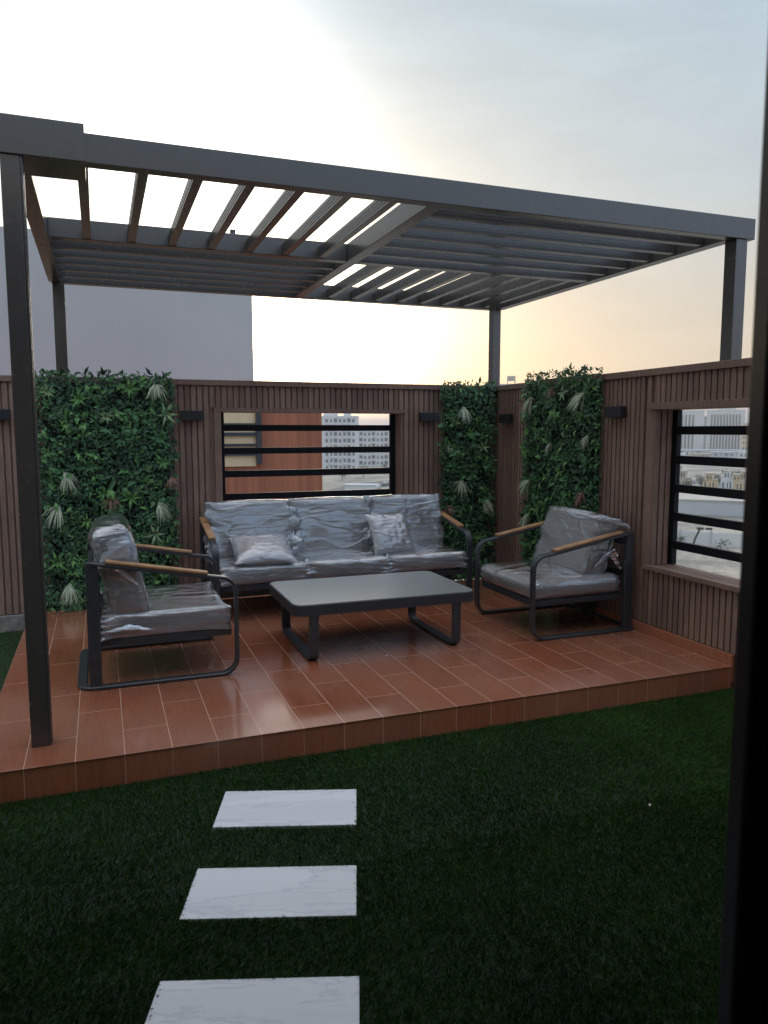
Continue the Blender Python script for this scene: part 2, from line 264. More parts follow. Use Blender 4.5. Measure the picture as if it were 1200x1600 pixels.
# ------------------------------------------------------------------ mesh helpers
class MB:
    def __init__(s): s.v = []; s.f = []; s.m = []
    def add(s, vs, fs, mi=0):
        k = len(s.v); s.v += [tuple(v) for v in vs]; s.f += [tuple(i+k for i in f) for f in fs]; s.m += [mi]*len(fs)
    def box(s, x0, x1, y0, y1, z0, z1, mi=0, T=None):
        vs = [Vector((x, y, z)) for z in (z0, z1) for y in (y0, y1) for x in (x0, x1)]
        if T is not None: vs = [T @ v for v in vs]
        s.add(vs, [(0, 2, 3, 1), (4, 5, 7, 6), (0, 1, 5, 4), (2, 6, 7, 3), (0, 4, 6, 2), (1, 3, 7, 5)], mi)
    def sweep(s, pts, wdir, wid, th, mi=0):
        """flat bar: width wid along wdir, thickness th in the plane of pts"""
        wd = Vector(wdir).normalized(); P = [Vector(p) for p in pts]; rings = []
        c = min(wid, th)*.22
        for i, p in enumerate(P):
            t0 = (P[i]-P[i-1]).normalized() if i else (P[1]-P[0]).normalized()
            t1 = (P[i+1]-P[i]).normalized() if i < len(P)-1 else t0
            t = (t0+t1).normalized(); nrm = wd.cross(t).normalized(); sc_ = 1/max(.5, t.dot(t1))
            a, b_ = wid/2, th/2*sc_
            rings.append([p+wd*u+nrm*v for u, v in ((-a+c, -b_), (a-c, -b_), (a, -b_+c), (a, b_-c), (a-c, b_), (-a+c, b_), (-a, b_-c), (-a, -b_+c))])
        k = 8; vs = [q for r in rings for q in r]; fs = []
        for i in range(len(P)-1):
            for j in range(k): fs.append((i*k+j, i*k+(j+1) % k, (i+1)*k+(j+1) % k, (i+1)*k+j))
        fs.append(tuple(range(k))[::-1]); fs.append(tuple((len(P)-1)*k+j for j in range(k)))
        s.add(vs, fs, mi)
    def build(s, name, mat, parent=None, smooth=False, bevel=0):
        me = bpy.data.meshes.new(name); me.from_pydata(s.v, [], s.f); me.update()
        for m in (mat if isinstance(mat, (list, tuple)) else [mat]): me.materials.append(m)
        if any(s.m): me.polygons.foreach_set('material_index', s.m)
        if smooth: me.polygons.foreach_set('use_smooth', [True]*len(s.f))
        bm = bmesh.new(); bm.from_mesh(me); bmesh.ops.recalc_face_normals(bm, faces=bm.faces); bm.to_mesh(me); bm.free()
        o = bpy.data.objects.new(name, me); COL.objects.link(o)
        if parent is not None: o.parent = parent
        if bevel:
            b = o.modifiers.new('bevel', 'BEVEL'); b.width = bevel; b.segments = 2; b.limit_method = 'ANGLE'
        return o
def tag(o, label=None, cat=None, group=None, kind=None):
    if label: o['label'] = label
    if cat: o['category'] = cat
    if group: o['group'] = group
    if kind: o['kind'] = kind
    return o
def empty(name, loc=(0, 0, 0), rz=0, **k):
    o = bpy.data.objects.new(name, None); COL.objects.link(o); o.location = loc; o.rotation_euler = (0, 0, rz); o.empty_display_size = .1
    return tag(o, **k)
def arc(cx, cz, r, a0, a1, n=7):
    return [(cx+r*math.cos(R(a0+(a1-a0)*i/n)), cz+r*math.sin(R(a0+(a1-a0)*i/n))) for i in range(n+1)]

# ------------------------------------------------------------------ setting: city ground, roads, terrace
GZ = -18.5
mb = MB(); mb.box(-2500, 3500, -1500, 4500, GZ-1, GZ); tag(mb.build('ground', M['desert']), kind='structure')
def strip(name, pts, wdt, z, mat):
    mb = MB(); vs = []; fs = []
    P = [Vector((x, y)) for x, y in pts]
    for i, p in enumerate(P):
        t = (P[min(i+1, len(P)-1)]-P[max(i-1, 0)]).normalized(); nn = Vector((-t.y, t.x))
        for sg in (-1, 1): q = p+nn*wdt/2*sg; vs.append((q.x, q.y, z))
        if i: fs.append((2*i-2, 2*i-1, 2*i+1, 2*i))
    mb.add(vs, fs); return tag(mb.build(name, mat), kind='structure')
strip('road', [(20, 170), (60, 215), (95, 262), (150, 300), (260, 345), (420, 400)], 14, GZ+.02, M['asphalt'])
strip('road', [(100, 20), (170, 100), (205, 170), (215, 240), (190, 300)], 12, GZ+.03, M['asphalt'])
strip('road', [(60, 110), (120, 160), (200, 190), (330, 200)], 9, GZ+.04, M['asphalt'])

mb = MB(); mb.box(-4.5, 3.72, -3.6, 6.52, -.30, -.0); tag(mb.build('lawn', M['lawn']), kind='structure')
mb = MB(); mb.box(-4.5, 3.72, -3.6, 6.52, GZ, -.303)
hb = empty('terrace_building', (0, 0, GZ), label='building below that carries the rooftop lawn and seating terrace', cat='building')
o = mb.build('wall', M['concrete'], hb); o.location = (0, 0, -GZ)

# tiled platform
PX0, PX1, PY0, PY1, PZ = -.55, 3.47, 3.325, 6.20, .14
pl = empty('tiled_platform', (1.5, 4.8, 0)); tag(pl, 'low terracotta tiled platform carrying the outdoor seating', 'platform')
def kid(mb, name, mat, root, **k):
    o = mb.build(name, mat, root, **k); o.location = -root.location; return o
mb = MB(); mb.box(PX0+.01, PX1-.002, PY0+.010, PY1, .0, PZ-.006); kid(mb, 'core', M['concrete'], pl)
mb = MB(); mb.box(PX0, PX1-.002, PY0-.004, PY1, PZ-.0055, PZ); kid(mb, 'floor_tiles', M['tile'], pl, bevel=.002)
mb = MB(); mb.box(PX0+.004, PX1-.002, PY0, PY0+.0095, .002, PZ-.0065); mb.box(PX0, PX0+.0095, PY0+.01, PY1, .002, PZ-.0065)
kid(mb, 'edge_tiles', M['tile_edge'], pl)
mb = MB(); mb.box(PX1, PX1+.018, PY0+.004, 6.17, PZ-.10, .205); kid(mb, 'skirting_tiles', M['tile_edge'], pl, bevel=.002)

# ------------------------------------------------------------------ slatted walls
SW, SG, SD = .037, .012, .018
def slats_x(mb, x0, x1, z0, z1, y, holes=()):
    """slats standing in front of plane y, running in z, laid along x"""
    x = x0
    while x+SW <= x1+.001:
        zs = [(z0, z1)]
        for (a, b_, c, d) in holes:
            if x+SW > a and x < b_: zs = [(z0, c), (d, z1)]
        for (p_, q) in zs:
            if q-p_ > .02: mb.box(x, x+SW, y-SD, y, p_, q)
        x += SW+SG
def slats_y(mb, y0, y1, z0, z1, x, holes=()):
    y = y0
    while y+SW <= y1+.001:
        zs = [(z0, z1)]
        for (a, b_, c, d) in holes:
            if y+SW > a and y < b_: zs = [(z0, c), (d, z1)]
        for (p_, q) in zs:
            if q-p_ > .02: mb.box(x-SD, x, y, y+SW, p_, q)
        y += SW+SG
WT = 1.945
# back wall: slat face at y=6.28
bw = empty('slatted_wall', (1.5, 6.4, 0)); tag(bw, 'long brown slatted boundary wall with a barred window behind the sofa', 'wall')
WX0, WX1, WZ0, WZ1 = .94, 2.55, .70, 1.685
YB = 6.298
mb = MB()
for (a, b_, c, d) in ((-4.4, WX0, .13, WT-.045), (WX1, 3.70, .13, WT-.045), (WX0, WX1, .13, WZ0-.03), (WX0, WX1, WZ1, WT-.045)):
    mb.box(a, b_, YB, 6.47, c, d)
kid(mb, 'wall_core', M['wpc'], bw)
mb = MB(); slats_x(mb, -4.39, 3.455, .135, WT-.047, YB, holes=[(WX0-.055, WX1+.012, WZ0-.03, WZ1+.035)]); kid(mb, 'slats', M['wpc'], bw, bevel=.0015)
mb = MB(); mb.box(-4.42, 3.4715, YB-.035, 6.49, WT-.045, WT); mb.box(3.472, 3.72, 6.2965, 6.49, WT-.045, WT); kid(mb, 'cap', M['wpc'], bw, bevel=.003)
mb = MB(); mb.box(WX0-.055, WX1+.03, YB-.026, YB-.0005, WZ1, WZ1+.034); mb.box(WX0-.055, WX0, YB-.024, YB-.0005, WZ0, WZ1-.001); mb.box(WX0-.055, WX1+.03, YB-.03, 6.468, WZ0-.03, WZ0)
kid(mb, 'window_trim', M['wpc'], bw, bevel=.002)
mb = MB()
for i in range(3): mb.box(WX1-.014, WX1-.0005, YB-.018+i*.048, YB-.018+i*.048+.036, WZ0+.001, WZ1-.001)
kid(mb, 'reveal_slats', M['wpc'], bw, bevel=.0015)
wf = MB(); FY0, FY1 = 6.415, 6.455
wf.box(WX0+.001, WX0+.045, FY0, FY1, WZ0+.001, WZ1-.001); wf.box(WX1-.062, WX1-.0145, FY0, FY1, WZ0+.001, WZ1-.001)
wfo = kid(wf, 'window_frame', M['black'], bw, bevel=.002)
for zt, zb in ((1.583, 1.530), (1.390, 1.336), (1.195, 1.139), (1.000, .945), (.81, .755)):
    mb = MB(); mb.box(WX0+.0455, WX1-.0625, FY0+.003, FY1-.003, zb, zt); o = mb.build('bar', M['black'], wfo, bevel=.002)
mb = MB(); mb.box(-4.4, -.57, 6.27, 6.47, .0, .128); kid(mb, 'concrete_footing', M['concrete'], bw, bevel=.004)

# right wall: slat face at x=3.49
rw = empty('slatted_wall', (3.6, 3, 0)); tag(rw, 'brown slatted side wall with a barred window looking over the city', 'wall')
XB = 3.508; RY0, RY1, RZ0, RZ1 = 2.55, 4.10, .62, 1.672
mb = MB()
for (a, b_, c, d) in ((-.3, RY0, .0, WT-.045), (RY1, 6.2965, .0, WT-.045), (RY0, RY1, .0, RZ0-.032), (RY0, RY1, RZ1, WT-.045)):
    mb.box(XB, 3.70, a, b_, c, d)
kid(mb, 'wall_core', M['wpc'], rw)
mb = MB(); slats_y(mb, -.25, 6.27, .207, WT-.047, XB, holes=[(RY0-.05, RY1+.001, RZ0-.03, RZ1+.045), (RY1+.001, RY1+.078, RZ0-.03, WT)]); kid(mb, 'slats', M['wpc'], rw, bevel=.0015)
mb = MB(); mb.box(3.472, 3.72, -.32, 6.2955, WT-.045, WT+.001); kid(mb, 'cap', M['wpc'], rw, bevel=.003)
mb = MB(); mb.box(XB-.042, XB-.0005, RY0-.06, RY1+.04, RZ1, RZ1+.046); mb.box(XB-.020, XB-.0005, RY1, RY1+.078, RZ0, RZ1-.001); mb.box(XB-.020, XB-.0005, RY1+.041, RY1+.078, RZ1+.001, WT-.048); mb.box(XB-.045, XB-.004, RY0-.06, RY1+.04, RZ0-.032, RZ0); mb.box(XB-.0035, 3.698, RY0+.001, RY1-.001, RZ0-.032, RZ0-.012)
for i in range(4): mb.box(XB+.004+i*.047, XB+.004+i*.047+.036, RY0+.001, RY1-.017, RZ0-.0118, RZ0-.002)
kid(mb, 'window_trim', M['wpc'], rw, bevel=.002)
mb = MB()
for i in range(3): mb.box(XB-.018+i*.05, XB-.018+i*.05+.037, RY1-.016, RY1-.0005, RZ0+.001, RZ1-.001)
kid(mb, 'reveal_slats', M['wpc'], rw, bevel=.0015)
wf = MB(); FX0, FX1 = 3.636, 3.676
wf.box(FX0, FX1, RY1-.05, RY1-.001, RZ0+.001, RZ1-.001); wf.box(FX0, FX1, RY0+.001, RY0+.05, RZ0+.001, RZ1-.001)
wfo = kid(wf, 'window_frame', M['black'], rw, bevel=.002)
for zt, zb in ((1.562, 1.507), (1.365, 1.310), (1.172, 1.117), (.978, .924), (.785, .730)):
    mb = MB(); mb.box(FX0+.003, FX1-.003, RY0+.0505, RY1-.0505, zb, zt); o = mb.build('bar', M['black'], wfo, bevel=.002)

# wall lamps
def lamp(x, y, z, rz, label):
    r = empty('wall_lamp', (x, y, z), rz, label=label, cat='wall lamp', group='black box lamps on the slatted walls')
    mb = MB(); mb.box(-.088, .088, -.062, -.012, -.040, .040); mb.build('housing', M['lamp'], r, bevel=.003)
    mb = MB(); mb.box(-.055, .055, -.0115, 0, -.03, .03); mb.build('mount', M['lamp'], r)
    mb = MB(); mb.box(-.05, .05, -.055, -.022, -.0415, -.0402); mb.build('lens', M['window'], r)
lamp(.705, 6.279, 1.655, 0, 'black box lamp on the back wall left of the barred window')
lamp(2.79, 6.279, 1.655, 0, 'black box lamp between the back window and the narrow green panel')
lamp(-.70, 6.279, 1.655, 0, 'black box lamp left of the large green panel, beside the pergola post')
lamp(3.489, 6.02, 1.64, -math.pi/2, 'black box lamp near the corner, between the two right-hand green panels')
lamp(3.489, 4.465, 1.665, -math.pi/2, 'black box lamp between the side wall green panel and its window')

# ------------------------------------------------------------------ artificial green panels
def leaf(mb, base, d, up, ln, wd, mi, droop=.3):
    """folded leaf of two bent halves"""
    d = d.normalized(); s_ = d.cross(up)
    if s_.length < 1e-3: s_ = d.cross(Vector((1, .1, 0)))
    s_.normalize(); nn = s_.cross(d).normalized()
    mid = base+d*ln*.5+nn*ln*.06; tip = base+d*ln-nn*ln*droop*.5
    mb.add([base, mid+s_*wd/2+nn*wd*.12, tip, mid-s_*wd/2+nn*wd*.12, mid], [(0, 1, 4), (1, 2, 4), (0, 4, 3), (4, 2, 3)], mi)
def green_panel(label, T, W, H, n, tufts, rosettes, seed, pink=()):
    """T maps (u across, depth out of the wall, z up) into the world"""
    rnd = random.Random(seed)
    root = empty('green_wall_panel'); root.matrix_world = T; tag(root, label, 'plant wall', 'artificial green wall panels')
    mb = MB(); mb.box(0.035, W-.035, .002, .014, .01, H-.035); mb.build('backing', M['leaf_back'], root)
    mb = MB()
    for i in range(n):
        u = rnd.uniform(-.015, W+.015); z = rnd.uniform(0.0, H+.015)
        if z > H-.02: u = rnd.uniform(0, W)
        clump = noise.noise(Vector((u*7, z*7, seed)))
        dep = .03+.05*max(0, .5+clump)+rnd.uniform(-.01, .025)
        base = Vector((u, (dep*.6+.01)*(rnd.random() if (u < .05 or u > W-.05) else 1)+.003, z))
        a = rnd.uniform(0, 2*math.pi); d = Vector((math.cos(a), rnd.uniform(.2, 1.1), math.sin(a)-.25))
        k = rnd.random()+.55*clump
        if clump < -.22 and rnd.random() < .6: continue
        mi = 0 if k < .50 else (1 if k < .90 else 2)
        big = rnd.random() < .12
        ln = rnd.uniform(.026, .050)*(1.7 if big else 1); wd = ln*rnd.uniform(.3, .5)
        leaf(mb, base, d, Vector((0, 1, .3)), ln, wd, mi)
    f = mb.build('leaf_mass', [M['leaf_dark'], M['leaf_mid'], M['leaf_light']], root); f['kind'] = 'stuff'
    def tuft(u, z, size, mat, cnt, droop, name, spread=2.4, wid=.0075):
        mb = MB(); c = Vector((u, .07, z))
        a0 = rnd.uniform(-.5, .5)-math.pi/2
        for j in range(cnt):
            a = a0+rnd.triangular(-spread/2, spread/2, 0); L_ = size*rnd.uniform(.65, 1.05)
            d = Vector((math.cos(a), rnd.uniform(.15, .8), math.sin(a)+.25)).normalized()
            s_ = d.cross(Vector((0, 1, .1))).normalized(); p0 = c+Vector((rnd.uniform(-.01, .01), 0, rnd.uniform(-.01, .01)))
            pts = [p0, p0+d*L_*.5, p0+d*L_*.95+Vector((0, .0, -droop*L_))]
            w_ = wid*rnd.uniform(.7, 1.3)
            mb.add([pts[0]-s_*w_*.3, pts[0]+s_*w_*.3, pts[1]-s_*w_*.5, pts[1]+s_*w_*.5, pts[2]], [(0, 1, 3, 2), (2, 3, 4)])
        mb.build(name, mat, root)
    for (u, z, sz) in tufts: tuft(u, z+.05, sz, M['leaf_cream'], 42, .28, 'grass_tuft', 1.7, .006)
    for (u, z, sz) in pink: tuft(u, z+.04, sz, M['leaf_pink'], 26, .25, 'reddish_tuft', 2.2, .006)
    for (u, z, sz) in rosettes:
        mb = MB(); c = Vector((u, .075, z)); k = rnd.randint(6, 9)
        for j in range(k):
            a = 2*math.pi*j/k+rnd.uniform(-.25, .25); d = Vector((math.cos(a), rnd.uniform(.35, .9), math.sin(a)))
            leaf(mb, c, d, Vector((0, 1, 0)), sz*rnd.uniform(.6, 1.15), sz*.24, 0, .5)
        mb.build('rosette', rnd.choice((M['leaf_light'], M['leaf_light'], M['leaf_mid'], M['leaf_varieg'])), root)
    for j in range(int(W*26)):
        mb = MB(); c = Vector((rnd.uniform(.05, W-.05), .085, rnd.uniform(.08, H-.05)))
        for q in range(rnd.randint(1, 3)): leaf(mb, c, Vector((rnd.uniform(-.7, .7), rnd.uniform(.2, .7), rnd.uniform(-1, .3))), Vector((0, 1, .2)), rnd.uniform(.05, .09), rnd.uniform(.025, .04), 0, .4)
        mb.build('broad_leaf', rnd.choice((M['leaf_mid'], M['leaf_mid'], M['leaf_light'])), root)
    return root
def TX(x0, y, z0): # along +x, out of the wall = -y
    return Matrix(((1, 0, 0, x0), (0, -1, 0, y), (0, 0, 1, z0), (0, 0, 0, 1)))
def TY(x, y1, z0): # u runs toward -y, out of the wall = -x
    return Matrix(((0, -1, 0, x), (-1, 0, 0, y1), (0, 0, 1, z0), (0, 0, 0, 1)))
zb = .145
rr = random.Random(3)
def scatter(W, H, n, seed, avoid):
    r_ = random.Random(seed); L_ = []
    t = 0
    while len(L_) < n and t < 4000:
        t += 1; u = r_.uniform(.05, W-.05); z = r_.uniform(.08, H-.03)
        if all((u-a)**2+(z-b_)**2 > .17**2 for a, b_, *_ in L_+list(avoid)): L_.append((u, z, r_.uniform(.06, .10)))
    return L_
tl = [(.86, 1.86-zb, .15), (.17, 1.16-zb, .15), (.12, .91-zb, .17), (.85, .91-zb, .15), (.17, .30-zb, .17)]
green_panel('large green leaf panel behind the left armchair, tallest and widest one', TX(-.43, 6.279, zb), .98, WT-zb+.015, 10000, tl, scatter(.98, 1.8, 22, 5, tl), 11, pink=[(.50, .98-zb, .12), (.96, 1.12-zb, .11)])
tm = [(.19, 1.69-zb, .15), (.18, 1.02-zb, .15), (.42, .84-zb, .15), (.05, 1.35-zb, .07)]
green_panel('narrow green leaf panel on the back wall beside the corner', TX(2.93, 6.279, zb), .52, WT-zb+.01, 5600, tm, scatter(.52, 1.8, 8, 6, tm), 12, pink=[(.04, .80-zb, .10)])
tr_ = [(.87, 1.76-zb, .16), (.13, 1.76-zb, .15), (.14, 1.07-zb, .15), (.12, .77-zb, .15), (.93, 1.44-zb, .09), (.44, 1.38-zb, .08)]
green_panel('green leaf panel on the side wall behind the right armchair', TY(3.489, 5.67, zb), 1.02, WT-zb+.045, 10500, tr_, scatter(1.02, 1.8, 14, 7, tr_), 13, pink=[(.88, 1.02-zb, .12), (.45, 1.84-zb, .11)])

# ------------------------------------------------------------------ pergola
pg = empty('pergola', (1.65, 5.0, 0)); tag(pg, 'dark metal louvred pergola standing over the tiled platform', 'pergola')
BZ0, BZ1 = 2.66, 2.78
def part(name, *b, mat='pergola', bevel=.003):
    mb = MB(); mb.box(*b); return kid(mb, name, M[mat], pg, bevel=bevel)
part('front_beam', -.335, 3.69, 3.53, 3.60, BZ0, BZ1)
part('rear_beam', -.30, 3.60, 6.37, 6.45, BZ0, BZ1)
part('side_beam', -.315, -.235, 3.6005, 6.3695, BZ0, BZ1)
part('side_beam', 3.53, 3.61, 3.6005, 6.3695, BZ0, BZ1)
part('middle_beam', 1.60, 1.68, 3.6005, 6.3695, BZ0+.002, BZ1-.002)
part('cross_beam', -.2345, 1.5995, 4.93, 5.01, BZ0+.004, BZ1-.004)
part('cross_beam', 1.6805, 3.5295, 4.93, 5.01, BZ0+.004, BZ1-.004)
part('drain_box', -.337, -.01, 3.526, 3.80, BZ0+.001, 2.815)
mb = MB(); mb.box(-.335, -.262, 3.535, 3.63, PZ, BZ0-.0005); mb.box(-.2615, -.252, 3.54, 3.556, PZ, BZ0-.001); mb.box(-.2615, -.250, 3.572, 3.586, PZ, BZ0-.001); mb.box(-.2615, -.252, 3.602, 3.625, PZ, BZ0-.001)
kid(mb, 'post', M['pergola'], pg, bevel=.002)
part('post', 3.56, 3.645, 3.54, 3.63, WT+.0015, BZ0-.0005)
part('post', -.29, -.205, 6.37, 6.45, WT+.0005, BZ0-.0005)
part('post', 3.50, 3.585, 6.37, 6.45, WT+.0005, BZ0-.0005)
LZ0, LZ1 = 2.668, 2.742
def louver_y(x, y0, y1):
    mb = MB(); mb.box(x-.022, x+.022, y0, y1, LZ0, LZ1-.012); mb.box(x-.017, x+.017, y0, y1, LZ1-.0118, LZ1)
    for q in (.014, .03, .046): mb.box(x-.0245, x-.0221, y0, y1, LZ0+q, LZ0+q+.008)
    kid(mb, 'louver', M['pergola'], pg)
def louver_x(y, x0, x1):
    mb = MB(); mb.box(x0, x1, y-.022, y+.022, LZ0, LZ1-.012); mb.box(x0, x1, y-.017, y+.017, LZ1-.0118, LZ1)
    for q in (.014, .03, .046): mb.box(x0, x1, y-.0245, y-.0221, LZ0+q, LZ0+q+.008)
    kid(mb, 'louver', M['pergola'], pg)
for i, x in enumerate((-.022, .228, .466, .704, .940, 1.178, 1.420)): louver_y(x, 3.801 if i == 0 else 3.6005, 4.9295)
for k in range(8): louver_y(1.90+.215*k, 5.0105, 6.3695)
for k in range(5): louver_x(3.79+.235*k, 1.6805, 3.5295)
for k in range(5): louver_x(5.24+.235*k, -.2345, 1.5995)

# ------------------------------------------------------------------ cushions in packing film
def soft(name, mat, parent, size, T, r=.04, n=26, puff=.012, wr=.0, freq=(6, 6, 6), seed=0, ear=0., loose=0., smooth=True):
    """rounded box grown from a cube grid with pillow bulge, folds and pulled-out corners"""
    hx, hy, hz = [s_/2 for s_ in size]; r = min(r, hx, hy, hz)*.999
    idx = {}; V = []; F = []
    def vert(p):
        k = (round(p[0], 5), round(p[1], 5), round(p[2], 5))
        if k in idx: return idx[k]
        q = Vector((p[0]*hx, p[1]*hy, p[2]*hz))
        inner = Vector((max(-hx+r, min(hx-r, q.x)), max(-hy+r, min(hy-r, q.y)), max(-hz+r, min(hz-r, q.z))))
        d = q-inner; nrm = d.normalized() if d.length > 1e-6 else Vector((0, 0, 1))
        if d.length > 1e-6: q = inner+nrm*r
        ax, ay, az = abs(p[0]), abs(p[1]), abs(p[2])
        q.z += puff*(1-ax**2)*(1-ay**2)*(1 if p[2] > 0 else -1)*az
        q.x += puff*.5*(1-az**2)*(1-ay**2)*(1 if p[0] > 0 else -1)*ax
        q.y += puff*.5*(1-ax**2)*(1-az**2)*(1 if p[1] > 0 else -1)*ay
        if wr:
            s = Vector((q.x*freq[0]+seed*3.1, q.y*freq[1]+seed*1.7, q.z*freq[2]))*.8
            warp = noise.noise(s*.6)*1.3
            rg = 1-abs(noise.noise(s+Vector((warp, -warp, warp*.5))))*2.4
            q += nrm*(wr*max(0, rg*abs(rg))*.9+wr*.7*(.6+noise.noise(s*.5+Vector((5, 5, 5)))))
        if ear: q += Vector((p[0], p[1], p[2]*.4))*ear*(ax**7)*(ay**7)*(.6+noise.noise(Vector((p[0]*3+seed, p[1]*3, p[2]*3))))
        if loose: q += nrm*loose*max(0, noise.noise(Vector((q.x*4, q.y*4, q.z*4+seed)))+.1)
        V.append(tuple(T @ q)); idx[k] = len(V)-1; return idx[k]
    g = [math.copysign(abs(t)**.85, t) for t in [-1+2*i/n for i in range(n+1)]]
    for ax in range(3):
        for sg in (-1, 1):
            for i in range(n):
                for j in range(n):
                    quad = []
                    for (a, b_) in ((i, j), (i+1, j), (i+1, j+1), (i, j+1)):
                        p = [0, 0, 0]; p[ax] = sg; p[(ax+1) % 3] = g[a]; p[(ax+2) % 3] = g[b_]; quad.append(vert(p))
                    F.append(tuple(quad) if sg > 0 else tuple(quad[::-1]))
    me = bpy.data.meshes.new(name); me.from_pydata(V, [], F); me.update(); me.materials.append(mat)
    me.polygons.foreach_set('use_smooth', [smooth]*len(F))
    o = bpy.data.objects.new(name, me); COL.objects.link(o)
    if parent is not None: o.parent = parent
    return o
def TR(loc, rx=0, ry=0, rz=0): return Matrix.Translation(loc) @ Euler((R(rx), R(ry), R(rz))).to_matrix().to_4x4()
def wrapped(name, parent, size, T, seed, r=.045, puff=.012, freq=(5, 5, 5), ear=.03, fabric='fabric', wr=.006, loose=0., grow=.012, n=44):
    c = soft(name, M[fabric], parent, size, T, r=r, n=20, puff=puff, wr=.002, seed=seed)
    soft('plastic_wrap', M['film'], c, [s_+grow for s_ in size], T, r=r, n=n, puff=puff, wr=wr, freq=freq, seed=seed, ear=ear, loose=loose)
    return c
def film_flap(parent, pts, seed, wid=.06):
    """loose gathered film: a crumpled ribbon along pts"""
    P = [Vector(p) for p in pts]; mb = MB(); K = 10; n = 24; vs = []; fs = []
    for i in range(n+1):
        t = i/n*(len(P)-1); k = min(int(t), len(P)-2); c = P[k].lerp(P[k+1], t-k)
        for j in range(K+1):
            a = 2*math.pi*j/K; q = Vector((math.cos(a), math.sin(a*1.0), math.sin(a)))
            rad = wid*(.5+.5*noise.noise(Vector((i*.35, a*1.3, seed))))*(.35+math.sin(math.pi*i/n)*.65)
            vs.append(c+Vector((q.x*rad, q.y*rad*.6, q.z*rad*.7)))
            if i and j: fs.append(((i-1)*(K+1)+j-1, (i-1)*(K+1)+j, i*(K+1)+j, i*(K+1)+j-1))
    mb.add(vs, fs); return mb.build('plastic_wrap', M['film_dense'], parent, smooth=True)

def side_loop(s):
    """side frame profile in (x,z): arm, front bend, leg, floor runner"""
    p = [(-.375, .692), (.26, .578)] + arc(.30, .478, .095, 78, 0, 7)[1:] + [(.395, .10)] + arc(.305, .10, .09, 0, -90, 7)[1:] + [(-.33, .010)]
    return p
def make_seat(root, W, armmat='teak'):
    hw = W/2-.03
    for s in (-1, 1):
        mb = MB(); mb.sweep([(x, s*hw, z) for x, z in side_loop(s)], (0, 1, 0), .05, .020); mb.build('side_frame', M['metal'], root)
        a, b_ = Vector((-.30, s*hw, .692-.0135)), Vector((.235, s*hw, .5825)); up = Vector((.176, 0, .984))
        mb = MB(); mb.sweep([a+up*.0215+Vector((0, 0, .0)), b_+up*.0195], (0, 1, 0), .055, .018); mb.build('armrest', M['teak'], root, bevel=.003)
        mb = MB(); mb.box(-.40, -.335, s*hw-.016, s*hw+.016, .002, .700); mb.build('rear_leg', M['metal'], root, bevel=.006)
    mb = MB(); mb.box(-.335, .37, -hw+.026, -hw+.056, .225, .262); mb.box(-.335, .37, hw-.056, hw-.026, .225, .262); mb.box(.34, .375, -hw+.0565, hw-.0565, .223, .264); mb.box(-.36, -.334, -hw+.0565, hw-.0565, .223, .264)
    nn = max(3, int(W/.13))
    for i in range(nn): y = -hw+.1+(2*hw-.2)*i/(nn-1); mb.box(-.333, .339, y-.012, y+.012, .235, .247)
    mb.build('seat_frame', M['metal'], root, bevel=.003)
    mb = MB(); mb.sweep([(-.331, -hw+.0, .0105)]+[(-.37-.07*math.sin(t), -hw+.0+.07*(1-math.cos(t)), .0105) for t in (0, .5, 1, 1.57)]+[(-.44, hw-.08, .0105)]+[(-.37-.07*math.sin(t), hw-.07*(1-math.cos(t)), .0105) for t in (1.2, .8, .4, 0)]+[(-.331, hw, .0105)], (0, 0, 1), .018, .05)
    mb.build('floor_bar', M['metal'], root)
    mb = MB(); mb.box(-.392, -.366, -hw+.017, hw-.017, .60, .65); mb.box(-.392, -.366, -hw+.017, hw-.017, .38, .42)
    mb.build('back_frame', M['metal'], root, bevel=.003)

# left armchair (faces +x)
ch = empty('armchair', (.30, 4.63, PZ), 0, label='left armchair in film with a crumpled plastic bag over its back cushion', cat='armchair', group='armchairs at the ends of the coffee table')
make_seat(ch, .84)
wrapped('seat_cushion', ch, (.66, .72, .125), TR((.015, 0, .328)), 3, r=.025, freq=(2.5, 7, 4), ear=.03, puff=.01, wr=.003)
bc = wrapped('back_cushion', ch, (.18, .685, .50), TR((-.218, 0, .62), 0, -13, 0), 4, r=.045, freq=(6, 4, 3), ear=.01, puff=.02, wr=.005)
soft('plastic_wrap', M['film_dense'], bc, (.205, .70, .22), TR((-.247, 0, .742), 0, -13, 0), r=.055, n=44, puff=.015, wr=.010, freq=(6, 5, 6), seed=9, loose=.012)
film_flap(bc, [(-.37, -.34, .66), (-.26, -.37, .68), (-.14, -.36, .56)], 3, .035)
film_flap(ch.children[-2] if False else bc, [(-.36, -.37, .30), (-.2, -.385, .33), (-.05, -.37, .30)], 5, .03)
# right armchair (faces -x)
ch2 = empty('armchair', (3.035, 4.60, PZ), math.pi, label='right armchair in film with a smooth upright back cushion by the side wall', cat='armchair', group='armchairs at the ends of the coffee table')
make_seat(ch2, .84)
wrapped('seat_cushion', ch2, (.70, .74, .13), TR((.03, 0, .33)), 5, r=.055, freq=(4, 6, 4), ear=.012, puff=.018, wr=.003)
bc = wrapped('back_cushion', ch2, (.15, .63, .43), TR((-.195, -.005, .59), 0, -18, 0), 6, r=.035, freq=(6, 2, 8), ear=.02, puff=.015, wr=.0035)
film_flap(bc, [(-.10, .33, .80), (-.22, .37, .78), (-.36, .40, .73)], 7, .06)
film_flap(bc, [(-.12, .35, .46), (-.24, .38, .56), (-.33, .36, .44)], 8, .07)

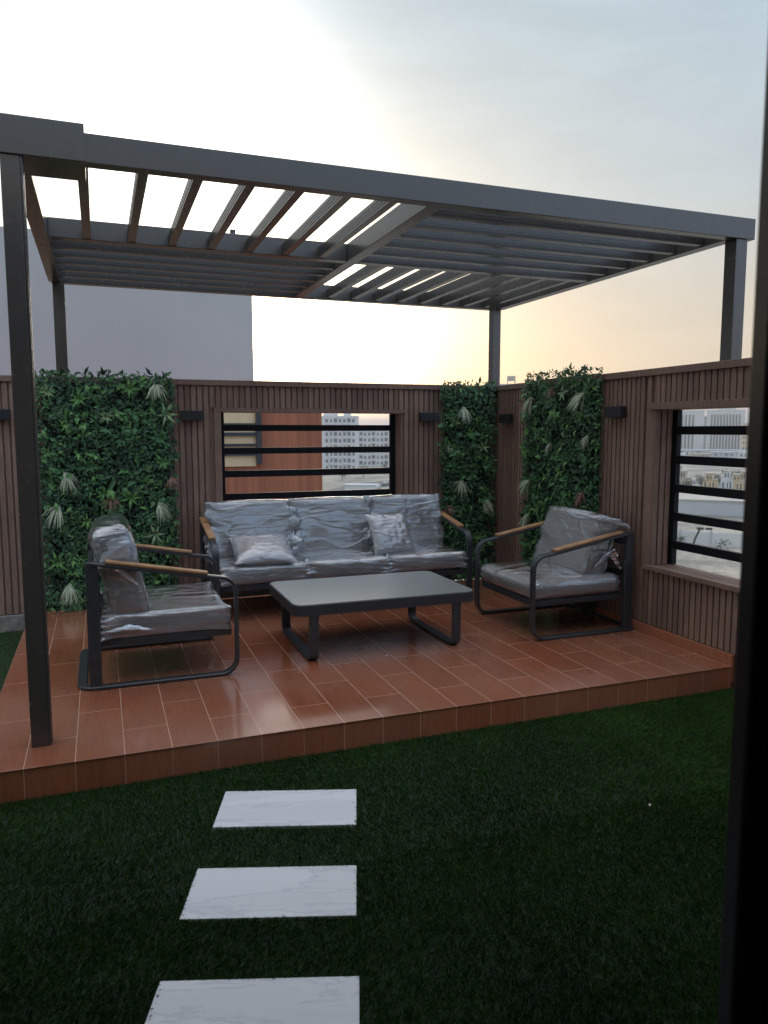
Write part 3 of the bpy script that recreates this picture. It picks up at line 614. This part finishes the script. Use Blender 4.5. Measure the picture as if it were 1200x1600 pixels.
# sofa (faces -y): built facing +x, turned
sf = empty('sofa', (1.77, 5.81, PZ), -math.pi/2, label='long three-seat sofa in plastic film under the back wall window', cat='sofa')
make_seat(sf, 2.10)
for i, yy in enumerate((-.655, 0.0, .655)):
    wrapped('seat_cushion', sf, (.70, .645, .125), TR((.035, yy, .335+.004*i)), 20+i, r=.03, freq=(5, 4, 4) if i != 1 else (6, 5, 4), ear=.03, puff=.014, wr=.004)
    wrapped('back_cushion', sf, (.15, .64 if i else .66, .45), TR((-.175-.01*i, yy+(.0 if i else -.0), .595), 0, -16, (0, 0, 1.5)[i]), 30+i, r=.035, freq=((5, 3, 5), (5, 3, 7), (5, 2.5, 7))[i], ear=.05, puff=.018, wr=.0045)
cs = [c for c in sf.children if c.name.startswith('seat_cushion')]
film_flap(cs[0], [(.05, -.33, .41), (.30, -.33, .41), (.385, -.33, .33), (.39, -.33, .26)], 21, .035)
film_flap(cs[1], [(.05, .33, .41), (.30, .33, .41), (.385, .33, .33), (.39, .33, .26)], 22, .035)
film_flap(cs[0], [(-.05, -.99, .40), (.20, -1.01, .36), (.38, -.99, .33)], 24, .03)
cb = [c for c in sf.children if c.name.startswith('back_cushion')]
film_flap(cb[0], [(-.06, -.99, .42), (-.12, -1.02, .50), (-.20, -1.0, .44)], 23, .05)
film_flap(cb[0], [(-.07, -.33, .48), (-.13, -.33, .66), (-.20, -.33, .84)], 25, .035)
film_flap(cb[1], [(-.07, .33, .48), (-.13, .33, .66), (-.20, .33, .84)], 26, .035)

# scatter pillows
def pillow(name, label, T, seed, sz=.40, th=.13, wrap=True):
    r = empty(name, T.translation); tag(r, label, 'pillow', 'beige scatter pillows on the sofa')
    Tl = Matrix.Translation(-T.translation) @ T
    def cush(nm, mat, par, s, t, wr, n):
        V = []; F = []
        for side in (1, -1):
            k = len(V)
            for i in range(n+1):
                for j in range(n+1):
                    u, v = -1+2*i/n, -1+2*j/n
                    e = max(0, (1-abs(u)**2.6)*(1-abs(v)**2.6))**.5
                    px = u*s/2*(1-.06*(1-v*v)); py = v*s/2*(1-.06*(1-u*u))
                    z = side*t/2*e
                    if wr: z += side*wr*(1-abs(noise.noise(Vector((u*3+seed, v*5, side)))*2))*(.3+e)
                    V.append(tuple(Tl @ Vector((px, py, z))))
            for i in range(n):
                for j in range(n):
                    a = k+i*(n+1)+j; q = (a, a+n+1, a+n+2, a+1); F.append(q if side > 0 else q[::-1])
        me = bpy.data.meshes.new(nm); me.from_pydata(V, [], F); me.update(); me.materials.append(mat)
        me.polygons.foreach_set('use_smooth', [True]*len(F))
        bm = bmesh.new(); bm.from_mesh(me); bmesh.ops.remove_doubles(bm, verts=bm.verts, dist=1e-5); bm.to_mesh(me); bm.free()
        o = bpy.data.objects.new(nm, me); COL.objects.link(o); o.parent = par; return o
    c = cush('cover', M['fabric_light'], r, sz, th, 0, 18)
    if wrap: cush('plastic_wrap', M['film'], c, sz+.03, th+.015, .008, 30)
    return r
pillow('scatter_pillow', 'beige pillow lying flat on the left seat of the sofa', TR((1.13, 5.62, .635), 17, 0, -4), 1, .43, .13)
pillow('scatter_pillow', 'beige pillow leaning on the right back cushion of the sofa', TR((2.19, 5.65, .70), 58, 0, 6), 2, .345, .10)

# ------------------------------------------------------------------ coffee table
tb = empty('coffee_table', (1.65, 4.65, PZ), 0, label='low dark coffee table with glossy grey top and loop legs', cat='coffee table')
def rrect(hx, hy, r, n=6):
    P = []
    for (cx, cy, a0) in ((hx-r, hy-r, 0), (-hx+r, hy-r, 90), (-hx+r, -hy+r, 180), (hx-r, -hy+r, 270)):
        for i in range(n+1): a = R(a0+90*i/n); P.append((cx+r*math.cos(a), cy+r*math.sin(a)))
    return P
def slab(name, hx, hy, r, z0, z1, mat, par, bev):
    P = rrect(hx, hy, r); n = len(P); mb = MB()
    mb.add([(x, y, z0) for x, y in P]+[(x, y, z1) for x, y in P], [tuple(range(n))[::-1], tuple(range(n, 2*n))]+[(i, (i+1) % n, n+(i+1) % n, n+i) for i in range(n)])
    return mb.build(name, mat, par, bevel=bev)
slab('tabletop', .601, .378, .065, .355, .3605, M['table_top'], tb, .001)
slab('apron', .607, .384, .07, .290, .3548, M['metal'], tb, .003)
for x in (-.485, .465):
    mb = MB(); p = [(-.37, .289), (-.37, .08)]+arc(-.31, .07, .06, 180, 270, 6)[0:]+arc(.31, .07, .06, 270, 360, 6)+[(.37, .289)]
    mb.sweep([(x, y, z) for y, z in p], (1, 0, 0), .062, .016); g = mb.build('leg', M['metal'], tb)
    for y in (-.30, .30):
        mb = MB(); mb.box(x-.02, x+.02, y-.02, y+.02, .0, .0009); mb.build('foot_pad', M['rubber'], g)

# ------------------------------------------------------------------ marble stepping slabs
d = Vector((.3206, .9472)); t_ = Vector((.9472, -.3206))
for (rx, ry, dep, lab) in ((.97, 2.905, .29, 'white marble slab nearest the tiled platform'), (.79, 2.37, .275, 'middle white marble slab in the lawn path'), (.625, 1.855, .28, 'white marble slab nearest the camera, cut by the lower edge')):
    c = Vector((rx, ry))-t_*.278-d*dep/2
    s = empty('x', (c.x, c.y, 0)); bpy.data.objects.remove(s)
    mb = MB(); mb.box(-.278, .278, -dep/2, dep/2, -.01, .013)
    o = mb.build('marble_slab', M['marble'], None, bevel=.002); o.location = (c.x, c.y, .0); o.rotation_euler = (0, 0, math.atan2(t_.y, t_.x))
    tag(o, lab, 'stepping stone', 'white marble stepping slabs')
SL = [((Vector((rx, ry))-t_*.278-d*dep/2), dep) for rx, ry, dep in ((.97, 2.905, .29), (.79, 2.37, .275), (.625, 1.855, .28))]
mb = MB(); mb.box(-.006, .006, -.004, .004, 0, .007)
o = mb.build('paper_scrap', M['white_wall'], None, bevel=.001); o.location = (2.03, 2.33, .022); o.rotation_euler = (.3, .2, .7); tag(o, 'tiny white scrap lying on the grass at the right', 'scrap')
mb = MB(); mb.box(-.007, .007, -.004, .004, 0, .003)
o = mb.build('paper_scrap', M['white_wall'], None, bevel=.001); o.location = (1.62, 4.25, PZ+.0005); o.rotation_euler = (0, 0, .4); tag(o, 'tiny white scrap lying on the tiles under the coffee table', 'scrap')

# ------------------------------------------------------------------ turf blades
def turf():
    rng = np.random.default_rng(5); pts = []
    # density falls with distance from the path's near end
    for (y0, y1, dens) in ((.9, 1.6, 70000), (1.6, 2.4, 56000), (2.4, 3.36, 40000)):
        x0, x1 = -.75, 3.47
        n = int((x1-x0)*(y1-y0)*dens); pts.append(np.stack([rng.uniform(x0, x1, n), rng.uniform(y0, y1, n)], 1))
    n = int(1.0*2.95*9000); pts.append(np.stack([rng.uniform(-1.6, -.56, n), rng.uniform(3.33, 6.27, n)], 1))
    n = int(.9*2.4*8000); pts.append(np.stack([rng.uniform(-1.6, -.75, n), rng.uniform(1.2, 3.33, n)], 1))
    n = int(3.0*1.4*3000); pts.append(np.stack([rng.uniform(.6, 3.4, n), rng.uniform(-.2, .9, n)], 1))
    p = np.concatenate(pts)
    s = p @ np.array([.3206, .9472]); p = p[(s > .88)]
    keep = np.ones(len(p), bool)
    for c, dep in SL:
        q = p-np.array([c.x, c.y]); a = q @ np.array([.9472, -.3206]); b_ = q @ np.array([.3206, .9472])
        keep &= ~((abs(a) < .277) & (abs(b_) < dep/2-.001))
    keep &= ~((p[:, 0] > PX0-.004) & (p[:, 1] > PY0-.008))
    p = p[keep]; n = len(p)
    h = rng.uniform(.012, .021, n); a = rng.uniform(0, 2*np.pi, n); wd = rng.uniform(.0006, .0012, n)
    # lean, with a slowly turning nap
    la = rng.uniform(0, 2*np.pi, n); lean = rng.uniform(.1, .8, n)*h
    nap = np.stack([.35*np.sin(p[:, 0]*1.7+p[:, 1]), .35*np.cos(p[:, 1]*1.3)], 1)*h[:, None]
    V = np.zeros((n, 4, 3), np.float32)
    cx, sx = np.cos(a)*wd, np.sin(a)*wd
    V[:, 0, 0] = p[:, 0]-cx; V[:, 0, 1] = p[:, 1]-sx; V[:, 1, 0] = p[:, 0]+cx; V[:, 1, 1] = p[:, 1]+sx
    mid = p+np.stack([np.cos(la)*lean, np.sin(la)*lean], 1)*.35+nap*.4
    V[:, 2, 0] = mid[:, 0]+cx*.8; V[:, 2, 1] = mid[:, 1]+sx*.8; V[:, 2, 2] = h*.6
    tip = p+np.stack([np.cos(la)*lean, np.sin(la)*lean], 1)+nap
    V[:, 3, 0] = tip[:, 0]; V[:, 3, 1] = tip[:, 1]; V[:, 3, 2] = h
    V[:, :, 2] += .0005
    me = bpy.data.meshes.new('turf'); me.vertices.add(n*4); me.vertices.foreach_set('co', V.reshape(-1))
    idx = (np.arange(n)[:, None]*4+np.array([0, 1, 2, 0, 2, 3])).astype(np.int32).reshape(-1)
    me.loops.add(len(idx)); me.loops.foreach_set('vertex_index', idx); me.polygons.add(2*n)
    me.polygons.foreach_set('loop_start', np.arange(0, 6*n, 3, dtype=np.int32)); me.polygons.foreach_set('loop_total', np.full(2*n, 3, np.int32))
    me.update(); me.materials.append(M['grass'])
    o = bpy.data.objects.new('turf', me); COL.objects.link(o); tag(o, 'dark green artificial turf around the marble slabs', 'grass', kind='stuff')
turf()

# ------------------------------------------------------------------ the house the camera looks out of
hs = empty('house', (.24, .71, 0), math.atan2(t_.y, t_.x)); tag(hs, 'house with the open glazed door at the right edge of the photo', 'house')
# local: x along the facade (to the right), y outward (toward the platform)
mb = MB(); mb.box(-3.2, 3.2, .001, 1.20, 2.76, 2.92); mb.build('added_shade_canopy', M['house'], hs)  # unseen overhang, added to keep sky light off the marble slabs
mb = MB(); mb.box(.62, 3.48, -.20, 0, .0, 2.5); mb.box(-5.0, -1.6, -.20, 0, .0, 2.5); mb.box(-5.0, 3.48, -.20, 0, 2.5, 3.6)
mb.box(-5.0, -4.8, -3.4, -.201, 0, 3.6); mb.box(2.8, 3.0, -3.4, -.201, 0, 3.6); mb.box(-5.0, 3.0, -3.6, -3.401, 0, 3.6)
mb.build('wall', M['house'], hs)
mb = MB(); mb.box(-4.79, 2.79, -3.4, -.201, 2.7, 2.9); mb.build('ceiling', M['room'], hs)
mb = MB(); mb.box(-4.79, 2.79, -3.4, -.02, -.0, .03); mb.build('floor', M['room'], hs)
mb = MB(); mb.box(-1.6, .62, -.19, -.01, 2.40, 2.4995); dfr = mb.build('door_frame', M['black'], hs, bevel=.004)
for s_, x0, x1, y0, y1 in (('jamb', .386, .42, -.045, -.012), ('jamb', .4205, .46, -.075, -.02), ('jamb', .4605, .6195, -.10, .008), ('jamb', -1.5995, -1.50, -.10, .008)):
    mb = MB(); mb.box(x0, x1, y0, y1, .031, 2.3995); mb.build(s_, M['black'], dfr, bevel=.004)
mb = MB(); mb.box(-1.4995, .3855, -.10, -.02, .0305, .05); mb.build('threshold', M['black'], dfr, bevel=.003)

# ------------------------------------------------------------------ neighbouring building and the city
nb = empty('neighbour_building', (-4, 20, GZ)); tag(nb, 'plain grey rendered building rising behind the left half of the wall', 'building')
mb = MB(); mb.box(-16, 3.10, 16, 34, GZ, 5.30); kid(mb, 'wall', M['plaster'], nb)
mb = MB(); mb.box(2.70, 2.80, 16.1, 16.2, 5.30, 5.66); kid(mb, 'vent_pipe', M['metal'], nb)
lw = empty('clad_building', (0, 14, GZ)); tag(lw, 'lower building clad in terracotta boards with a beige window strip', 'building')
mb = MB(); mb.box(-12, 3.58, 12.5, 15.99, GZ, 2.12); kid(mb, 'cladding', M['clad'], lw)
mb = MB(); mb.box(-1.0, 2.43, 12.46, 12.499, .94, 2.05); wn = kid(mb, 'window', M['blind'], lw)
for (z0, z1) in ((1.62, 1.66), (1.36, 1.42), (1.18, 1.215), (.96, 1.02)):
    pass
mb = MB(); mb.box(2.4305, 2.52, 12.40, 12.498, .98, 2.08); mb.box(-1.0, 2.43, 12.42, 12.4595, 1.60, 1.65); mb.box(-1.0, 2.43, 12.42, 12.4595, 1.44, 1.50); mb.box(-1.0, 2.43, 12.42, 12.4595, 1.27, 1.315); mb.box(-1.0, 2.43, 12.42, 12.4595, 1.12, 1.18)
o = mb.build('frame', M['metal'], wn)
mb = MB(); mb.sweep([(.13, 6.50, 1.90), (.13, 6.50, 1.985), (.17, 6.50, 1.985)], (0, 1, 0), .008, .008)
o = mb.build('wire_hook', M['black']); tag(o, 'small black wire hook standing above the large green panel', 'hook')

def building(name, label, c, rot, w_, dpt, h, wall, floors, cols, roofh=.8, strips=False, cat='building', group=None, winm='far_window', top=None, margin=.08):
    r = empty(name, (c[0], c[1], GZ), R(rot)); tag(r, label, cat, group)
    mb = MB(); mb.box(-w_/2, w_/2, 0, dpt, 0, h-roofh); mb.build('wall', M[wall], r)
    mb = MB(); mb.box(-w_/2-.15, w_/2+.15, -.15, dpt+.15, h-roofh+.01, h); rf = mb.build('roof', M[wall], r)
    if top:
        for (a, b_, hh) in top: mb = MB(); mb.box(a*w_, b_*w_, 1.5, dpt*.6, h+.01, h+hh); mb.build('stair_tower', M[wall], rf)
    src = None; cw = w_*(1-2*margin)/cols
    if strips:
        for i in range(cols):
            x = -w_/2+w_*margin+cw*(i+.5)
            if src is None:
                mb = MB(); mb.box(-cw*.26, cw*.26, -.25, -.02, 0, h*.78); src = mb.build('window_strip', M[winm], r); o = src
            else: o = src.copy(); COL.objects.link(o); o.parent = r
            o.location = (x, 0, h*.12)
        return r
    fh = (h-roofh)/floors
    for k in range(floors):
        for i in range(cols):
            x = -w_/2+w_*margin+cw*(i+.5)
            if src is None:
                mb = MB(); mb.box(-cw*.28, cw*.28, -.12, -.02, 0, fh*.48); src = mb.build('window', M[winm], r); o = src
            else: o = src.copy(); COL.objects.link(o); o.parent = r
            o.location = (x, 0, fh*(k+.3)); o.scale = (1.35 if (i*7+cols) % 3 == 0 else (.7 if (i*5) % 4 == 1 else 1), 1, 1.25 if (i*7+cols) % 3 == 0 else 1)
            if k and (i % 3 == 1):
                if 'bal' not in building.__dict__ or building.bal_id != (w_, cols):
                    mb = MB(); mb.box(-cw*.42, cw*.42, -1.1, -.14, -.1, .9); building.bal = mb.build('balcony', M[wall], r); building.bal_id = (w_, cols); bo = building.bal
                else: bo = building.bal.copy(); COL.objects.link(bo); bo.parent = r
                bo.location = (x, 0, fh*(k+.02))
    return r
K = 1.6
building('apartment_block', 'tall white apartment block seen through the back wall window', (68.6*K, 219.5*K), -17.4, 11.3*K, 16, 5.73*K+(1-K)*1.54-GZ, 'white_wall', 8, 7, top=[(-.45, -.05, 1.2), (.1, .3, 1.6)])
building('apartment_block', 'wide low white apartment block right of the tall one through the back window', (89.8*K, 243.9*K), -20.2, 19*K, 16, 1.46*K+(1-K)*1.54-GZ, 'white_wall', 6, 11, top=[(-.1, .15, 1.6)])
building('tower_block', 'distant grey tower whose roof just shows above the wall corner', (148.8*K, 260.4*K), -29.7, 12.8*K, 14, 19.3*K+(1-K)*1.54-GZ, 'grey_wall', 14, 7, roofh=1.5)
wt = empty('water_tank', (151.0*K, 259.4*K, 19.3*K+(1-K)*1.54), R(-30), label='small water tank on stilts above the wall corner', cat='water tank')
mb = MB(); mb.box(-2.6, 2.6, 2, 5, 2.0, 5.0); mb.build('tank', M['tan_wall'], wt)
for x in (-2.3, 2.3):
    mb = MB(); mb.box(x-.3, x+.3, 2.2, 4.8, .02, 1.99); mb.build('leg', M['tan_wall'], wt)
building('office_tower', 'pale office tower left in the side window, with window strips on one side', (270.7*K, 294.5*K), -42.6, 15*K, 18, 10.9*K+(1-K)*1.54-GZ, 'office_wall', 9, 4, strips=True, margin=.28)
building('office_tower', 'wide office tower with tall window strips, right in the side window', (282.9*K, 282.7*K), -45, 17*K, 18, 10.97*K+(1-K)*1.54-GZ, 'office_wall', 9, 10, strips=True, top=[(-.2, .25, 1.8)], margin=.10)
building('apartment_block', 'slim tan block between the two office towers', (297*K, 310.9*K), -43.7, 6.8*K, 10, 8.47*K+(1-K)*1.54-GZ, 'tan_wall', 10, 4)
building('apartment_block', 'low orange tan block at the right end of the office towers', (274.4*K+4, 262.9*K), -46.2, 6*K, 10, 4.5*K+(1-K)*1.54-GZ, 'cream_wall', 6, 4)
building('long_building', 'low pale building in front of the striped office towers', (262*K, 268*K), -44.5, 60*K, 10, 3.4*K, 'grey_wall', 1, 20, roofh=1.0)
rnd = random.Random(8)
vill = [(1055, 114.5, 125.6), (0, 116.4, 123.8), (0, 118.5, 121.8), (0, 120.1, 120.3), (0, 121.4, 119.1), (0, 122.9, 117.7), (0, 113, 128), (0, 108, 132), (0, 125, 113)]
wd_ = [('with an arched porch', 'cream_wall'), ('with a square roof block', 'tan_wall')]
def villa(label, c, rot, w_, h, wall):
    r = empty('villa', (c[0], c[1], GZ), R(rot)); tag(r, label, 'villa', 'villas beyond the warehouse')
    mb = MB(); mb.box(-w_/2, w_/2, 0, 6, 0, h*.62); mb.box(-w_/2*.6, w_/2*.35, .5, 6, h*.621, h); mb.build('wall', M[wall], r)
    mb = MB(); mb.box(-w_/2*.66, w_/2*.41, .3, 6.2, h+.01, h+.25); mb.box(w_/2*.36, w_/2+.1, -.2, 6, h*.622, h*.66); mb.build('roof', M['roof'], r)
    for (x, z, a, b_) in ((-.3, .15, .12, .3), (.05, .15, .08, .3), (.3, .1, .10, .38), (-.15, .7, .10, .2), (.08, .7, .07, .2)):
        mb = MB(); mb.box(x*w_-a*w_/2, x*w_+a*w_/2, -.05 if z < .5 else .4, -.005 if z < .5 else .49, z*h, (z+b_)*h); mb.build('window', M['window'], r)
names = ['leftmost cream villa', 'second cream villa from the left', 'third villa from the left', 'fourth villa from the left', 'fifth villa from the left', 'sixth villa from the left', 'villa partly behind the frame of the side window', 'villa hidden left of the side window', 'rightmost villa toward the black door frame']
for i, (_, x, y) in enumerate(vill):
    villa('%s seen through the side window' % names[i] if i < 6 or i == 8 else names[i], (x*K+rnd.uniform(-3, 3), y*K+rnd.uniform(-4, 4)), -43.5+rnd.uniform(-12, 12), rnd.uniform(3.2, 4.2), rnd.uniform(5.2, 6.6), 'cream_wall' if i % 2 == 0 else ('tan_wall' if i % 4 == 1 else 'white_wall'))
for i in range(14):
    a = R(33+i*1.5); D = 500+rnd.uniform(-60, 60)
    building('distant_house', 'low distant house number %s in the far row' % i, (math.sin(a)*D, math.cos(a)*D), -math.degrees(a), rnd.uniform(9, 16), 9, rnd.uniform(5, 8.5), ('white_wall', 'tan_wall', 'grey_wall')[i % 3], 2, 4, group='row of far low houses beyond the villas')
    bpy.context.scene.collection.objects[-1]
for o in bpy.data.objects:
    if o.name.startswith('distant_house'): o['label'] = 'low far house in the hazy row between villas and towers'
whs = empty('warehouse', (83.6*K, 85.5*K, GZ), R(-44.3)); tag(whs, 'long pale warehouse with a flat sandy roof in the side window', 'warehouse')
hh = (-9.31*K+(1-K)*1.54-GZ)+.9
mb = MB(); mb.box(-40, 24, 0, 30, 0, hh-.3); mb.build('wall', M['grey_wall'], whs)
mb = MB(); mb.box(-40.2, 24.2, -.2, 30.2, hh-.29, hh); mb.build('roof', M['roof'], whs)
fn = empty('boundary_fence', (61.4*K, 62.6*K, GZ), R(-44.4)); tag(fn, 'low pale panel wall in front of the warehouse', 'fence')
fh = (-9.12*K+(1-K)*1.54-GZ)*.8
mb = MB(); mb.box(-30, 20, 0, .25, 0, fh); mb.build('panel', M['white_wall'], fn)
for k in range(11):
    mb = MB(); mb.box(-30+k*5-.2, -30+k*5+.2, -.1, -.001, 0, fh+.25); mb.build('post', M['grey_wall'], fn)
lp = empty('street_lamp', (59.3*K, 62.2*K, GZ), R(-44), label='dark double-arm lamp leaning by the pale panel wall', cat='street lamp')
mb = MB(); mb.sweep([(-.9, 0, 0), (-.5, 0, 1.6), (.1, 0, 3.1)], (0, 1, 0), .3, .34); mb.build('pole', M['metal'], lp)
for x0, x1 in ((-.35, .75), (1.1, 2.1)):
    mb = MB(); mb.box(x0, x1, -.25, .25, 3.11, 3.5); mb.build('lamp_head', M['metal'], lp)
mb = MB(); mb.box(.751, 1.099, -.08, .08, 3.22, 3.34); mb.build('arm', M['metal'], lp)
# small white sheds, parked cars and shrubs beyond the back window
for i, (x, y, wq, hq, mt) in enumerate(((70, 205, 9, 4, 'white_wall'), (92, 215, 12, 3.2, 'grey_wall'), (112, 250, 16, 4, 'tan_wall'), (63, 165, 8, 3, 'grey_wall'), (95, 170, 10, 3, 'white_wall'))):
    s = empty('shed', (x, y, GZ), R(-25+i*7), label=('white flat roofed shed beside the road, farthest left', 'grey shed just right of the white one', 'tan shed below the wide apartment block', 'small grey shed nearest, by the clad building', 'white shed right of the nearest grey one')[i]+' in the back window', cat='shed')
    mb = MB(); mb.box(-wq/2, wq/2, 0, 5, 0, hq); mb.build('wall', M[mt], s)
    mb = MB(); mb.box(-wq/2-.2, wq/2+.2, -.2, 5.2, hq+.01, hq+.25); mb.build('roof', M['grey_wall'], s)
    mb = MB(); mb.box(-.7, .7, -.06, -.005, .05, 2.1); mb.build('door', M['window'], s)
def car(x, y, rz, mt, label):
    r = empty('parked_car', (x, y, GZ+.05), rz, label=label, cat='car', group='cars parked by the road')
    prof = [(-2.1, .35), (-2.15, .8), (-1.9, 1.0), (-1.2, 1.05), (-.8, 1.45), (.6, 1.48), (1.2, 1.02), (2.0, .9), (2.15, .6), (2.1, .35)]
    mb = MB(); n = len(prof); mb.add([(px, -.85, z) for px, z in prof]+[(px, .85, z) for px, z in prof], [tuple(range(n)), tuple(range(n, 2*n))[::-1]]+[(i, n+i, n+(i+1) % n, (i+1) % n) for i in range(n)])
    mb.build('body', M[mt], r, bevel=.05)
    mb = MB(); mb.box(-.75, .75, -.87, .87, 1.06, 1.36); mb.build('side_window', M['window'], r)
    for px in (-1.35, 1.35):
        for py in (-.8, .8):
            mb = MB(); P = [(px+.33*math.cos(a*.5236), py, .33+.33*math.sin(a*.5236)) for a in range(12)]
            mb.add([(q[0], py-.12, q[2]) for q in P]+[(q[0], py+.12, q[2]) for q in P], [tuple(range(12)), tuple(range(12, 24))[::-1]]+[(i, 12+i, 12+(i+1) % 12, (i+1) % 12) for i in range(12)])
            mb.build('wheel', M['rubber'], r)
for i, (x, y, mt) in enumerate(((88, 240, 'car_white'), (95, 250, 'car_dark'), (101, 256, 'car_white'), (80, 228, 'car_dark'))):
    car(x, y, R(52), mt, ('white car parked second along the road', 'dark car parked between two white cars on the road', 'white car parked farthest along the road', 'dark car parked nearest along the road')[i])
def tree(name, label, x, y, z, h, rad, seed, n=260, group=None):
    r = empty(name, (x, y, z), label=label, cat='tree', group=group); rn = random.Random(seed)
    mb = MB(); mb.sweep([(0, 0, 0), (.05*h, 0, h*.35), (0, .02*h, h*.7)], (0, 1, 0), h*.06, h*.06); mb.build('trunk', M['bark'], r)
    mb = MB(); cl = [Vector((rn.gauss(0, .45), rn.gauss(0, .45), rn.uniform(-.5, .6)))*rad for _ in range(9)]
    for i in range(n):
        c = rn.choice(cl)+Vector((rn.gauss(0, .25), rn.gauss(0, .25), rn.gauss(0, .2)))*rad+Vector((0, 0, h*.7))
        leaf(mb, c, Vector((rn.uniform(-1, 1), rn.uniform(-1, 1), rn.uniform(-1, 1))), Vector((0, .2, 1)), rad*.25, rad*.16, 0)
    mb.build('crown', M['tree_leaf'], r)
for i in range(26):
    a = R(38+i*.55+rnd.uniform(-.3, .3)); D = rnd.choice((262, 285, 300, 330))+rnd.uniform(-6, 6)
    tree('tree', 'bushy dark tree standing between the villas', math.sin(a)*D, math.cos(a)*D, GZ, rnd.uniform(2.5, 5.5), rnd.uniform(1.4, 3.2), i, group='trees between the villas')
for i in range(4):
    a = R(42.5+i*2.6); D = 137
    tree('shrub', ('low shrub at the left foot of the panel wall', 'second low shrub at the foot of the panel wall', 'third low shrub at the foot of the panel wall', 'low shrub at the right foot of the panel wall')[i], math.sin(a)*D, math.cos(a)*D, GZ-.6, 1.8, 1.5, 40+i, 120, group='shrubs along the panel wall')
for i in range(5):
    a = R(17.5+i*1.6); D = 300+20*i
    tree('tree', 'small dark tree by the road below the white apartment blocks', math.sin(a)*D, math.cos(a)*D, GZ, 4.5, 2.2, 60+i, group='trees by the road')

# ------------------------------------------------------------------ haze over the far city
mb = MB(); mb.box(-2600, 3600, -1600, 4600, GZ-2, 60)
hz = mb.build('haze', None) if False else mb.build('haze', bpy.data.materials.new('haze_air'))
hm = hz.data.materials[0]; hm.use_nodes = True; n = hm.node_tree.nodes; n.clear()
ho = n.new('ShaderNodeOutputMaterial'); pv = n.new('ShaderNodeVolumePrincipled'); pv.inputs['Color'].default_value = (.92, .93, .96, 1); pv.inputs['Density'].default_value = .0005
hm.node_tree.links.new(pv.outputs[0], ho.inputs['Volume']); tag(hz, 'thin dusty evening haze over the distant city', 'haze', kind='stuff')
